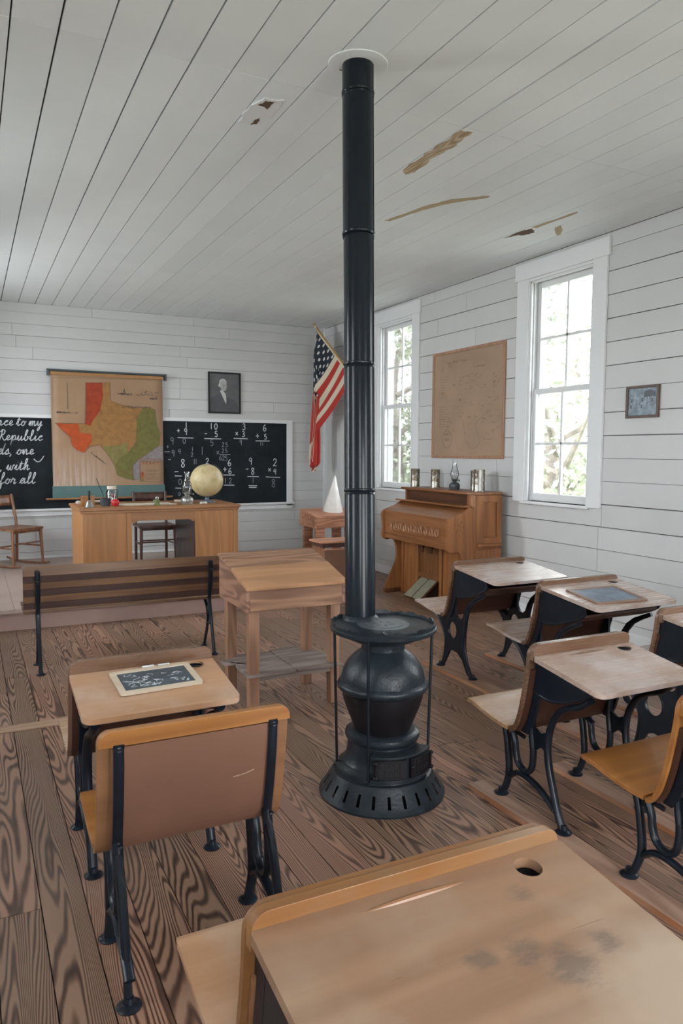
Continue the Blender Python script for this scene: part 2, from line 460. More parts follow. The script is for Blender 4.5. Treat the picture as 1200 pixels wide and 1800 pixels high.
M['darkchair'] = wood('dark_chair_wood', (0.09, 0.035, 0.025), (0.045, 0.02, 0.015), 'Z', 12, 16, 1.6, 0.28, 0.4, bmp=0.03)
M['runtop'] = wood('faded_runner_top', (0.38, 0.24, 0.175), (0.25, 0.145, 0.10), 'Y', 12, 20, 2.5, 0.45, 0.5, bmp=0.05)
M['slatL'] = wood('walnut_light_slat', (0.20, 0.105, 0.05), (0.125, 0.06, 0.03), 'X', 12, 16, 1.5, 0.33, 0.4, bmp=0.03)
M['slatD'] = wood('walnut_dark_slat', (0.075, 0.035, 0.027), (0.045, 0.022, 0.018), 'X', 12, 16, 1.5, 0.33, 0.4, bmp=0.03)
M['runner'] = wood('pine_runner', (0.42, 0.19, 0.085), (0.30, 0.12, 0.055), 'Y', 12, 20, 1.5, 0.45, 0.4, wear=(0.42, 0.28, 0.20), wear_amt=0.6, bmp=0.05)
M['iron'] = plain('black_painted_iron', (0.007, 0.011, 0.017), 0.28, 0.0, 0.3, 20, 0.15)
M['stove'] = plain('black_cast_iron', (0.014, 0.020, 0.026), 0.33, 0.0, 0.35, 14, 0.9)
M['lidiron'] = plain('worn_grey_iron', (0.10, 0.115, 0.13), 0.36, 0.3, 0.25, 30, 0.2)
M['stovedark'] = plain('soot_black_iron', (0.007, 0.006, 0.008), 0.50, 0.0, 0.3, 14, 0.25)
M['pipe'] = plain('black_stove_pipe', (0.006, 0.010, 0.015), 0.22, 0.0, 0.15, 9, 0.03)
M['board'] = None
M['chalk'] = plain('white_chalk', (0.62, 0.66, 0.68), 0.9)
M['chalkf'] = plain('faint_chalk', (0.24, 0.28, 0.31), 0.9)
M['slate'] = plain('grey_slate', (0.045, 0.06, 0.075), 0.5, 0, 0.3, 10, 0.05)
M['slateblue'] = plain('blue_grey_slate', (0.12, 0.16, 0.21), 0.35, 0, 0.45, 14, 0.05)
M['slateframe'] = wood('pale_slate_frame', (0.58, 0.49, 0.38), (0.46, 0.37, 0.27), 'X', 12, 12, 1.5, 0.5, 0.3)
M['slateframed'] = wood('brown_slate_frame', (0.25, 0.15, 0.10), (0.17, 0.10, 0.07), 'X', 12, 12, 1.5, 0.4, 0.3)
M['black'] = plain('black_lacquer', (0.012, 0.012, 0.014), 0.4)
M['brass'] = plain('brass', (0.55, 0.36, 0.14), 0.35, 0.9)
M['pewter'] = plain('pewter', (0.33, 0.33, 0.31), 0.35, 0.85, 0.2)
M['cream'] = plain('cream_paper', (0.62, 0.56, 0.46), 0.7)
M['cone'] = plain('white_paper_cone', (0.80, 0.77, 0.74), 0.45)
M['scratch'] = plain('pale_scratch', (0.36, 0.25, 0.18), 0.7)
M['red'] = plain('red_apple', (0.45, 0.012, 0.02), 0.3)
M['green'] = plain('green_paint', (0.12, 0.16, 0.05), 0.5)
M['felt'] = plain('olive_pedal_carpet', (0.20, 0.19, 0.13), 0.9, 0, 0.15, 30)
M['frameg'] = wood('copper_brown_frame', (0.42, 0.24, 0.15), (0.30, 0.16, 0.10), 'Z', 12, 12, 1.5, 0.25, 0.3)
M['framed'] = wood('dark_brown_frame', (0.12, 0.07, 0.05), (0.07, 0.04, 0.03), 'Z', 12, 12, 1.5, 0.35, 0.3)
M['peel'] = wood('bare_ceiling_wood', (0.55, 0.44, 0.30), (0.34, 0.24, 0.14), 'Y', 8, 30, 3, 0.8, 0.6)
M['hole'] = plain('dark_brown_break', (0.10, 0.06, 0.035), 0.9)
M['stain'] = plain('rust_stain', (0.42, 0.33, 0.20), 0.8)
M['teal'] = plain('teal_map_border', (0.085, 0.16, 0.155), 0.6)
M['rod'] = plain('dark_grey_rod', (0.055, 0.065, 0.07), 0.4)
M['pole'] = wood('golden_flag_pole', (0.50, 0.28, 0.09), (0.36, 0.18, 0.05), 'Z', 12, 12, 1, 0.3, 0.3)
M['bark'] = plain('bark', (0.26, 0.23, 0.20), 0.9, 0, 0.3, 6, 0.4)
M['leaf'] = plain('green_leaves', (0.33, 0.36, 0.27), 0.6, 0, 0.35, 2.5, 0)
M['grass'] = plain('grass', (0.31, 0.32, 0.26), 0.9, 0, 0.3, 1.5)
M['outwall'] = plain('white_siding', (0.7, 0.7, 0.7), 0.7)

def glass(name, tint=(1, 1, 1), gl=0.10):
    m, nt, b = newmat(name); nt.nodes.remove(b)
    out = nt.nodes['Material Output']
    t = N(nt, 'ShaderNodeBsdfTransparent'); t.inputs[0].default_value = (*tint, 1)
    g = N(nt, 'ShaderNodeBsdfGlossy'); g.inputs['Roughness'].default_value = 0.03
    lw = N(nt, 'ShaderNodeLayerWeight'); lw.inputs[0].default_value = 0.25
    mx = N(nt, 'ShaderNodeMixShader')
    f = math_node(nt, 'MULTIPLY_ADD', lw.outputs['Fresnel'], 0.8, gl * 0.3)
    link(nt, f, mx.inputs[0]); link(nt, t.outputs[0], mx.inputs[1]); link(nt, g.outputs[0], mx.inputs[2])
    link(nt, mx.outputs[0], out.inputs[0]); return m
M['pane'] = glass('window_glass', (0.97, 0.98, 0.98), 0.05)
M['glass'] = glass('lamp_glass', (0.93, 0.95, 0.96), 0.35)

def board_mat():
    m, nt, b = newmat('blackboard_slate')
    v = coords(nt)
    n = noise(nt, v, 3.0, 5, 0.65)
    c = ramp(nt, n, [(0.35, (0.005, 0.008, 0.011)), (0.75, (0.015, 0.022, 0.027))])
    smear = noise(nt, coords(nt, (1, 1, 2.5)), 2.0, 4, 0.7)
    s = ramp(nt, smear, [(0.55, (0, 0, 0)), (0.8, (1, 1, 1))])
    c = mix(nt, math_node(nt, 'MULTIPLY', s, 0.35), c, (0.035, 0.045, 0.05))
    link(nt, c, b.inputs['Base Color']); b.inputs['Roughness'].default_value = 0.6; b.inputs['Specular IOR Level'].default_value = 0.2
    return m
M['board'] = board_mat()

# ------------------------------------------------------------------ the setting
def cut_intervals(a, b, holes):
    iv = [(a, b)]
    for h0, h1 in holes:
        nx = []
        for x0, x1 in iv:
            if h1 <= x0 or h0 >= x1: nx.append((x0, x1)); continue
            if h0 > x0: nx.append((x0, h0))
            if h1 < x1: nx.append((h1, x1))
        iv = nx
    return iv
def plank_wall(name, u0, u1, z0, z1, openings, rows, put, th=0.018, back=0.11, gap=(0.003, 0.007), joints=None, mat='wall'):
    """horizontal boards along u with real gaps over a dark backing, openings cut out"""
    mb = MB()
    zs = [z0] + sorted(z for z in rows if z0 + 0.01 < z < z1 - 0.01) + [z1]
    for i in range(len(zs) - 1):
        a, b = zs[i], zs[i + 1]
        g = random.uniform(*gap)
        # openings that cross this row: split the row at opening edges in z
        cuts = sorted({a, b} | {o[2] for o in openings if a < o[2] < b} | {o[3] for o in openings if a < o[3] < b})
        seams = list(joints(i)) if joints else []
        segs = [u0] + sorted(s for s in seams if u0 < s < u1) + [u1]
        for k in range(len(segs) - 1):
            pid = random.random() * 50 + 1
            for c0, c1 in zip(cuts[:-1], cuts[1:]):
                hs = [(o[0], o[1]) for o in openings if o[2] <= c0 + 1e-6 and o[3] >= c1 - 1e-6]
                for x0, x1 in cut_intervals(segs[k] + (0.0015 if k else 0), segs[k + 1] - (0.0015 if k < len(segs) - 2 else 0), hs):
                    top = c1 - (g if abs(c1 - b) < 1e-6 else 0)
                    put(mb, x0, x1, c0, top, 0, th, 0, pid)
    z1 = z1 + 0.03
    cuts = sorted({z0, z1} | {o[2] for o in openings} | {o[3] for o in openings})
    for c0, c1 in zip(cuts[:-1], cuts[1:]):
        hs = [(o[0], o[1]) for o in openings if o[2] <= c0 + 1e-6 and o[3] >= c1 - 1e-6]
        for x0, x1 in cut_intervals(u0, u1, hs):
            put(mb, x0, x1, c0, c1, th, back, 1, 0)
    return struct(name, mb, [M[mat], M['dark_gap']])

wr = WW / 2
rowsR = [1.458 + 0.185 * k for k in range(-8, 12)]
rowsB = [3.13 - 0.1365 * k for k in range(0, 24)]
opR = [(y - wr, y + wr, WZ0, WZ1) for y in WIN_R]
def putR(mb, a, b, c, d, t0, t1, m, pid): mb.box((XR + t0, a, c), (XR + t1, b, d), m, pid)
def jR(i):
    s = {3: [4.46], 4: [4.46], 5: [4.43]}.get(i, [])
    return s + [random.Random(i * 7).uniform(5.7, 7.0)]
plank_wall('wall_right', YF, YB + 0.12, 0, ZC, opR, rowsR, putR, joints=jR, gap=(0.003, 0.008))
opL = [(y - wr, y + wr, WZ0, WZ1) for y in WIN_L]
def putL(mb, a, b, c, d, t0, t1, m, pid): mb.box((XL - t1, a, c), (XL - t0, b, d), m, pid)
plank_wall('wall_left', YF, YB + 0.12, 0, ZC, opL, rowsR, putL)
def putB(mb, a, b, c, d, t0, t1, m, pid): mb.box((a, YB + t0, c), (b, YB + t1, d), m, pid)
def jB(i): return [random.Random(i * 3 + 1).uniform(-0.5, 1.6), random.Random(i * 5 + 2).uniform(2.2, 4.2)]
plank_wall('wall_back', XL, XR, 0, ZC, [], rowsB, putB, joints=jB, gap=(0.0015, 0.0045))
opF = [(x - wr, x + wr, WZ0, WZ1) for x in ADDED_FWIN] + [(ADDED_DOOR[0], ADDED_DOOR[1], 0.0, ADDED_DOOR[3])]
def putF(mb, a, b, c, d, t0, t1, m, pid): mb.box((a, YF - t1, c), (b, YF - t0, d), m, pid)
plank_wall('wall_front', XL, XR, 0, ZC, opF, rowsR, putF)

# ceiling: boards run towards the blackboard, 186 mm apart, butt-jointed over the stove
mb = MB()
k = 0; x = 0.208 - 0.186 * 9
pr = random.Random(3)
while x < XR:
    a, b = max(x, XL), min(x + 0.186, XR)
    if b > a + 0.01:
        yj = 3.412 + (0.0 if x < 2.9 else 0.035) + pr.uniform(-0.004, 0.004)
        g = pr.choice([0.003, 0.005, 0.007, 0.009])
        far = pr.choice([None, 7.4, 8.3, None])
        ys = [YF, yj] + ([far] if far else []) + [YB + 0.0]
        for i in range(len(ys) - 1):
            if a < 1.63 < b + 0.1 and False: continue
            mb.box((a, ys[i] + 0.0015, ZC - pr.uniform(0, 0.0025)), (b - g, ys[i + 1] - 0.0015, ZC + 0.016), 0, pr.random() * 60 + 1)
    x += 0.186
mb.box((XL - 0.1, YF - 0.1, ZC + 0.016), (XR + 0.1, YB + 0.1, ZC + 0.12), 1)
ceiling = struct('ceiling', mb, [M['ceil'], M['dark_gap']])

def patch(name, pts, z0, z1, mat, jag=0.0, seed=1):
    r = random.Random(seed); out = []
    for i in range(len(pts)):
        p, q = pts[i], pts[(i + 1) % len(pts)]
        for j in range(6):
            t = j / 6
            out.append((p[0] + (q[0] - p[0]) * t + r.uniform(-jag, jag), p[1] + (q[1] - p[1]) * t + r.uniform(-jag, jag)))
    mb = MB().prism([out], z0, z1); return obj(name, mb, mat, ceiling)
CEIL_PATCHES = []

# floor: 137 mm pine boards
mb = MB(); x = 0.166 - 0.137 * 12; pr = random.Random(11)
while x < XR + 0.05:
    a, b = max(x, XL - 0.05), min(x + 0.137, XR + 0.05)
    if b > a + 0.01:
        ys = [YF - 0.1]; y = YF + pr.uniform(0.5, 3.5)
        while y < YB: ys.append(y); y += pr.uniform(2.2, 4.6)
        ys.append(YB + 0.05)
        for i in range(len(ys) - 1):
            mb.box((a + 0.0018, ys[i] + 0.0015, -0.02), (b - 0.0018, ys[i + 1] - 0.0015, 0.0), 0, pr.random() * 80 + 1)
    x += 0.137
mb.box((XL - 0.1, YF - 0.1, -0.12), (XR + 0.1, YB + 0.1, -0.02), 1)
struct('floor', mb, [M['floor'], M['dark_gap']])
# teaching platform
mb = MB(); px1 = 3.12
mb.box((XL, 6.66, 0.0), (px1 - 0.01, 6.68, PLAT - 0.03), 0)
mb.box((px1 - 0.03, 6.68, 0.0), (px1 - 0.01, YB, PLAT - 0.03), 0)
pr = random.Random(5); y = 6.63
xs = XL
while xs < px1:
    xe = min(xs + 0.28, px1)
    mb.box((xs, 6.63, PLAT - 0.03), (xe - 0.002, YB, PLAT - pr.uniform(0, 0.002)), 1, 1.0)
    xs = xe
o = struct('platform', mb, [M['plat'], M['platt']]); tag(o, 'low mauve painted platform under the teacher desk', 'platform'); del o['category']; del o['label']
# cross strip on the floor at the left, corner and base trims
mb = MB(); mb.box((XL, 4.22, 0.0), (0.78, 4.315, 0.008)); struct('trim_1', mb, wood('threshold_strip', (0.42, 0.28, 0.19), (0.28, 0.17, 0.11), 'X', 10, 20, 1.5, 0.5, 0.4), bevel=0.002)
mb = MB(); mb.box((XR - 0.018, YF, 0), (XR, YB, 0.10)); struct('baseboard_right', mb, M['trim'], bevel=0.003)
mb = MB(); mb.box((px1, YB - 0.018, 0), (XR - 0.02, YB, 0.10)); mb.box((XL, YB - 0.012, PLAT), (px1, YB, PLAT + 0.03)); struct('baseboard_back', mb, M['trim'], bevel=0.003)
mb = MB(); mb.box((XL, YF, 0), (XL + 0.018, YB, 0.10)); struct('baseboard_left', mb, M['trim'], bevel=0.003)
# vertical boards patched into the right wall by the far corner
mb = MB(); y = 8.42
pr = random.Random(8)
while y < YB - 0.05:
    w = 0.085
    mb.box((XR - 0.010, y + 0.0015, 0.12), (XR + 0.001, min(y + w, YB) - 0.002, 1.93), 0, pr.random() * 9 + 1); y += w
struct('trim_2', mb, M['wall'], bevel=0.002)
mb = MB(); mb.box((XR - 0.02, YB - 0.02, 0.1), (XR, YB, ZC)); struct('trim_3', mb, M['trim'])

# windows
def make_window(idx, y, side):
    s = 1 if side == 'R' else -1
    X0 = XR if side == 'R' else XL
    w = bpy.data.objects.new('window_%d' % idx, None); COL.objects.link(w); w['kind'] = 'structure'
    w.location = (X0, y, 0)
    def B(mb, x0, x1, y0, y1, z0, z1, m=0):
        a, b = sorted((s * x0, s * x1)); mb.box((a, y0, z0), (b, y1, z1), m)
    mb = MB()
    B(mb, -0.022, 0.0, -wr - 0.155, -wr - 0.005, WZ0 - 0.01, 3.06); B(mb, -0.022, 0.0, wr + 0.005, wr + 0.155, WZ0 - 0.01, 3.06)
    B(mb, -0.026, 0.0, -wr - 0.175, wr + 0.185, 3.06, 3.205)
    obj('casing', mb, M['trim'], w, bevel=0.003)
    mb = MB()
    B(mb, -0.045, 0.10, -wr - 0.03, wr + 0.03, WZ0 - 0.025, WZ0)
    obj('sill', mb, M['trim'], w, bevel=0.004)
    mb = MB()   # jambs and head with stop beads
    for q in (-1, 1):
        a, b = sorted((q * (wr - 0.004), q * (wr + 0.02)))
        B(mb, -0.01, 0.19, a, b, WZ0, WZ1 + 0.02)
        a, b = sorted((q * (wr - 0.022), q * (wr - 0.004)))
        B(mb, 0.000, 0.018, a, b, WZ0, WZ1 - 0.004); B(mb, 0.034, 0.046, a, b, WZ0, WZ1 - 0.004); B(mb, 0.115, 0.19, a, b, WZ0, WZ1 - 0.004)
    B(mb, -0.01, 0.19, -wr, wr, WZ1 - 0.004, WZ1 + 0.02)
    B(mb, 0.0, 0.03, -wr, wr, WZ1 - 0.022, WZ1 - 0.004)
    B(mb, 0.10, 0.19, -wr, wr, WZ0 - 0.03, WZ0)
    obj('jamb', mb, M['trim'], w, bevel=0.002)
    def sash(name, xa, z0, z1, bot, top):
        mb = MB(); xb = xa + 0.034; a, b = -wr + 0.006, wr - 0.006
        B(mb, xa, xb, a, a + 0.05, z0, z1); B(mb, xa, xb, b - 0.05, b, z0, z1)
        B(mb, xa, xb, a + 0.05, b - 0.05, z0, z0 + bot); B(mb, xa, xb, a + 0.05, b - 0.05, z1 - top, z1)
        zc = (z0 + bot + z1 - top) / 2
        B(mb, xa + 0.004, xb - 0.006, -0.011, 0.011, z0 + bot, z1 - top)
        B(mb, xa + 0.004, xb - 0.006, a + 0.05, b - 0.05, zc - 0.011, zc + 0.011)
        so = obj(name, mb, M['trim'], w, bevel=0.002)
        mb = MB(); B(mb, xa + 0.016, xa + 0.019, a + 0.045, b - 0.045, z0 + bot - 0.005, z1 - top + 0.005)
        obj('pane', mb, M['pane'], so)
    sash('upper_sash', 0.084, 2.03, WZ1 - 0.006, 0.04, 0.055)
    sash('lower_sash', 0.048, WZ0 + 0.003, 2.075, 0.07, 0.045)
    return w
n = 1
for y in WIN_R: make_window(n, y, 'R'); n += 1
for y in WIN_L: make_window(n, y, 'L'); n += 1

# outdoors: lawn and trees beyond the right wall
mb = MB(); mb.box((-60, -60, -0.9), (80, 90, -0.7)); struct('ground', mb, M['grass'])
def tree(x, y, h, cr, label, seed, n=1500):
    r = random.Random(seed)
    t = thing('tree', label, 'tree', (x, y, -0.7), 0, 'trees seen through the windows')
    mb = MB()
    mb.tube(smooth_line([(0, 0, 0), (0.1, 0.05, h * 0.3), (-0.05, 0.1, h * 0.6), (0.1, 0, h * 0.85)]), [0.22 - 0.009 * i for i in range(19)], 10)
    for q in range(7):
        a = r.uniform(0, 2 * PI); z = r.uniform(0.25, 0.7) * h
        mb.tube(smooth_line([(0, 0, z), (math.cos(a) * cr * 0.5, math.sin(a) * cr * 0.5, z + 0.6), (math.cos(a) * cr * 0.9, math.sin(a) * cr * 0.9, z + 1.2)], 4), [0.09, .08, .07, .06, .05, .045, .035, .03, 0.02], 6)
    obj('trunk', mb, M['bark'], t, smooth=True)
    mb = MB()
    blobs = [(r.uniform(-1, 1) * cr * 0.7, r.uniform(-1, 1) * cr * 0.7, r.uniform(0.12, 0.95) * h, r.uniform(0.5, 1.0) * cr * 0.5) for _ in range(16)]
    for _ in range(n):
        bx, by, bz, br = r.choice(blobs)
        d = Vector((r.gauss(0, 1), r.gauss(0, 1), r.gauss(0, 1))).normalized() * br * r.uniform(0.6, 1.0)
        p = Vector((bx, by, bz)) + d
        u = Vector((r.gauss(0, 1), r.gauss(0, 1), r.gauss(0, 1))).normalized(); v = u.cross(d if d.length > 0 else Vector((0, 0, 1))).normalized()
        s_ = r.uniform(0.06, 0.13)
        n0 = mb._v([p - u * s_, p + v * s_ * 0.5, p + u * s_, p - v * s_ * 0.5]); mb.face([n0, n0 + 1, n0 + 2, n0 + 3])
    obj('crown', mb, M['leaf'], t)
trees = [(9.6, 10.4, 4.2, 2.2, 'leafy tree seen low through the nearer window', 2), (15.0, 15.5, 8.5, 2.6, 'tall leafy tree standing far behind the nearer tree', 3),
         (10.0, 16.8, 6.0, 2.2, 'leafy tree seen through the far window beside the organ', 4), (17.0, 27.0, 10, 3.4, 'distant tall tree seen through the far window', 5)]
for a in trees: tree(a[0], a[1], a[2], a[3], a[4], a[5], 2200)
# hedge of low shrubs beyond the lawn
for i, (x, y, lab) in enumerate(((11.5, 8.2, 'low shrub in front of the nearest tree'), (13.2, 13.0, 'low shrub between the two nearest trees'), (12.6, 18.6, 'low shrub right of the tree by the far window'), (14.5, 21.8, 'furthest low shrub, left in the far window'))):
    r = random.Random(40 + i); mb = MB()
    for _ in range(1500):
        d = Vector((r.gauss(0, 1), r.gauss(0, 1), abs(r.gauss(0, 1)))).normalized() * r.uniform(0.7, 1.0)
        p = Vector((d.x * 1.25, d.y * 1.7, d.z * 3.0)); u = Vector((r.gauss(0, 1), r.gauss(0, 1), r.gauss(0, 1))).normalized(); v = u.cross(d).normalized(); q = r.uniform(0.07, 0.14)
        n0 = mb._v([p - u * q, p + v * q * 0.5, p + u * q, p - v * q * 0.5]); mb.face([n0, n0 + 1, n0 + 2, n0 + 3])
    mb.tube([(0, 0, 0), (0.05, 0, 1.2)], 0.05, 6)
    o = obj('shrub', mb, M['leaf']); o.location = (x, y, -0.7); tag(o, lab, 'shrub', 'shrubs outside the windows')

# ------------------------------------------------------------------ stove
SX, SY = 1.60, 2.78
st = thing('pot_belly_stove', 'black cast iron pot-bellied stove with a round flat top in the middle of the room', 'stove', (SX, SY, 0))
mb = MB()
# base skirt with slots cut right through
prof = [(0.277, 0.0), (0.279, 0.010), (0.272, 0.018), (0.268, 0.022), (0.262, 0.030), (0.235, 0.075), (0.222, 0.098)]
seg = 120; rings = []
def slot(j): return (j % 5) in (2, 3) and True
for (r, z) in prof: rings.append(mb._v([(r * math.cos(2 * PI * j / seg), r * math.sin(2 * PI * j / seg), z) for j in range(seg)]))
for i in range(len(prof) - 1):
    for j in range(seg):
        if i == 4 and (j % 5) == 2: continue
        a, b = rings[i], rings[i + 1]
        mb.face([a + j, a + (j + 1) % seg, b + (j + 1) % seg, b + j])
mb.lathe([(0.215, 0.002), (0.215, 0.09)], seg=48, m=1, cap=False)
mb.lathe([(0.222, 0.098), (0.218, 0.104), (0.205, 0.108), (0.203, 0.125), (0.190, 0.132), (0.186, 0.140), (0.175, 0.146)], seg=64, cap=False)
obj('base_skirt', mb, [M['stove'], M['black']], st, smooth=True)
mb = MB().lathe([(0.178, 0.143), (0.172, 0.150), (0.160, 0.175), (0.154, 0.215), (0.153, 0.240), (0.162, 0.250), (0.166, 0.262), (0.163, 0.275), (0.150, 0.283), (0.138, 0.286)], seg=64)
obj('ash_pit', mb, M['stove'], st, smooth=True)
mb = MB().lathe([(0.122, 0.282), (0.128, 0.30), (0.144, 0.34), (0.164, 0.39), (0.176, 0.43), (0.180, 0.462)], seg=64)
obj('fire_pot', mb, M['stovedark'], st, smooth=True)
mb = MB().lathe([(0.180, 0.458), (0.188, 0.462), (0.199, 0.474), (0.202, 0.486), (0.198, 0.496), (0.189, 0.502), (0.185, 0.506)], seg=72, wob=lambda i, j: 0.0012 * math.sin(j * 1.9))
obj('belly_band', mb, M['stove'], st, smooth=True)
mb = MB().lathe([(0.186, 0.504), (0.184, 0.52), (0.176, 0.552), (0.158, 0.585), (0.132, 0.613), (0.104, 0.635), (0.096, 0.643), (0.094, 0.668), (0.096, 0.672)], seg=64)
mb.lathe([(0.100, 0.672), (0.135, 0.683), (0.175, 0.702), (0.200, 0.718)], seg=64)
obj('dome', mb, M['stove'], st, smooth=True)
rr = random.Random(4)
wv = [rr.uniform(-0.006, 0.005) for _ in range(97)]
mb = MB().lathe([(0.195, 0.716), (0.222, 0.720), (0.231, 0.726), (0.233, 0.740), (0.229, 0.745), (0.222, 0.748)], seg=96)
mb.lathe([(0.228, 0.744), (0.230, 0.760), (0.222, 0.762), (0.218, 0.748), (0.20, 0.745), (0.0, 0.745)], seg=96, cap=False, wob=lambda i, j: (wv[j % 96] if i in (1, 2) else 0))
obj('top_plate', mb, M['stove'], st, smooth=True)
mb = MB(); holes = []
for q in range(6):
    a = q * PI / 3 + 0.35; c_, s_ = math.cos(a), math.sin(a)
    pet = [(0.016, 0), (0.03, 0.0065), (0.045, 0.007), (0.052, 0), (0.045, -0.007), (0.03, -0.0065)]
    holes.append([(x_ * c_ - y_ * s_, x_ * s_ + y_ * c_) for x_, y_ in pet])
mb.prism([circ(0, 0, 0.083, n=48)] + holes, 0.7455, 0.7495)
mb.prism([circ(0, 0, 0.115, n=48), circ(0, 0, 0.087, n=48)], 0.7450, 0.7485)
mb.prism([circ(0, 0, 0.06, n=24)], 0.7452, 0.7458, m=1)
lid = obj('stove_lid', mb, [M['lidiron'], M['black']], st)
for a in (-0.50, -2.38, 2.66, 0.95):
    # rods from the top plate to the base
    x_, y_ = 0.214 * math.cos(a), 0.214 * math.sin(a)
    x2, y2 = 0.200 * math.cos(a), 0.200 * math.sin(a)
    mb = MB().tube([(x_, y_, 0.725), (x2, y2, 0.118)], 0.0065, 8)
    mb.lathe([(0.012, 0), (0.013, 0.012), (0.008, 0.018)], c=(x2, y2, 0.106), seg=10)
    obj('tie_rod', mb, M['iron'], st, smooth=True)
# draft door facing the room's front right
fa = math.radians(-89)
mb = MB(); mb.xf = Matrix.Rotation(fa, 4, 'Z')
def ang(w, r): return [(r * math.cos(t), r * math.sin(t)) for t in [w * (i / 12 - 0.5) for i in range(13)]]
outer = ang(1.45, 0.207); inner = ang(1.45, 0.15)[::-1]
mb.prism([outer + inner], 0.130, 0.222)
mb.prism([ang(1.52, 0.216) + ang(1.52, 0.15)[::-1]], 0.222, 0.232)
mb.prism([ang(1.55, 0.214) + ang(1.55, 0.15)[::-1]], 0.118, 0.132)
obj('hearth', mb, M['stove'], st, bevel=0.003)
for sgn in (-1, 1):
    mb = MB(); mb.xf = Matrix.Rotation(fa + sgn * 0.36, 4, 'Z')
    mb.box((0.196, -0.066, 0.137), (0.213, 0.066, 0.218))
    for i in range(5):
        for z_ in (0.152, 0.187):
            mb.box((0.2125, -0.050 + i * 0.022, z_), (0.2150, -0.040 + i * 0.022, z_ + 0.022), 1)
    mb.lathe([(0.006, 0), (0.009, 0.004), (0.005, 0.01)], c=(0.214, -0.06, 0.18), seg=8)
    for z_ in (0.142, 0.212): mb.tube([(0.2145, -0.062, z_), (0.2145, 0.062, z_)], 0.0032, 6)
    mb.tube([(0.216, sgn * 0.064, 0.14), (0.216, sgn * 0.064, 0.216)], 0.005, 6)
    mb.lathe([(0.008, 0), (0.011, 0.006), (0.006, 0.014)], c=(0.218, sgn * 0.066, 0.142), seg=8)
    mb.lathe([(0.008, 0), (0.011, 0.006), (0.006, 0.014)], c=(0.218, sgn * 0.066, 0.205), seg=8)
    obj('draft_door', mb, [M['stovedark'], M['black']], st, bevel=0.0015)
# stove pipe
pb = Vector((-0.040, 0.140, 0.746)); pt = Vector((0.022, 0.318, ZC))
def pl(t): return pb.lerp(pt, t)
sp = thing('stove_pipe', 'tall round black metal stove pipe rising from the stove to the ceiling', 'stove pipe', (SX, SY, 0))
zz = [0.746, 1.318, 1.885, 2.47, 3.10, ZC]
for i in range(5):
    t0 = (zz[i] - 0.746) / (ZC - 0.746); t1 = (zz[i + 1] - 0.746) / (ZC - 0.746)
    r = 0.0685 if i < 3 else 0.071
    a, b = pl(t0), pl(t1)
    mb = MB(); e = (b - a).normalized()
    pts = [a, a + e * 0.002, a + e * 0.006, a + e * 0.012, a + e * 0.016, b - e * 0.010, b - e * 0.002, b]
    mb.tube(pts, [r, r + 0.0015, r + 0.0035, r + 0.0035, r, r, r - 0.0010, r - 0.002], 40)
    if i: mb.tube([a - e * 0.012, a - e * 0.008, a - e * 0.004], [r - 0.001, r + 0.0015, r - 0.001], 40, cap=False)
    mb.tube([a + Vector((r * 0.72, -r * 0.70, 0)) + e * 0.01, b + Vector((r * 0.72, -r * 0.70, 0)) - e * 0.01], 0.0022, 6)
    obj('pipe_section', mb, M['pipe'], sp, smooth=True)
mb = MB().prism([circ(pt.x, pt.y, 0.135, n=40), circ(pt.x, pt.y, 0.069, n=40)], ZC - 0.006, ZC + 0.001)
obj('ceiling_collar', mb, M['ceil'], sp, bevel=0.002)
mb = MB().lathe([(0.085, 0.0), (0.080, 0.012), (0.070, 0.022)], c=(pb.x, pb.y, 0.7455), seg=40, cap=False)
obj('flue_collar', mb, M['stove'], sp, smooth=True)

# ------------------------------------------------------------------ school desks
def Q(y0, z0):
    return lambda u, v, d: (d, u, v)
def foot(mb, x, y, z=0.0, r=0.030):
    mb.lathe([(r * 1.05, 0), (r * 1.1, 0.004), (r * 0.9, 0.009), (r * 0.5, 0.014), (0.4 * r, 0.03)], c=(x, y, z), seg=14)
    for q in (-1, 1): mb.lathe([(0.005, 0), (0.004, 0.004)], c=(x + q * r * 0.7, y, z + 0.007), seg=6)

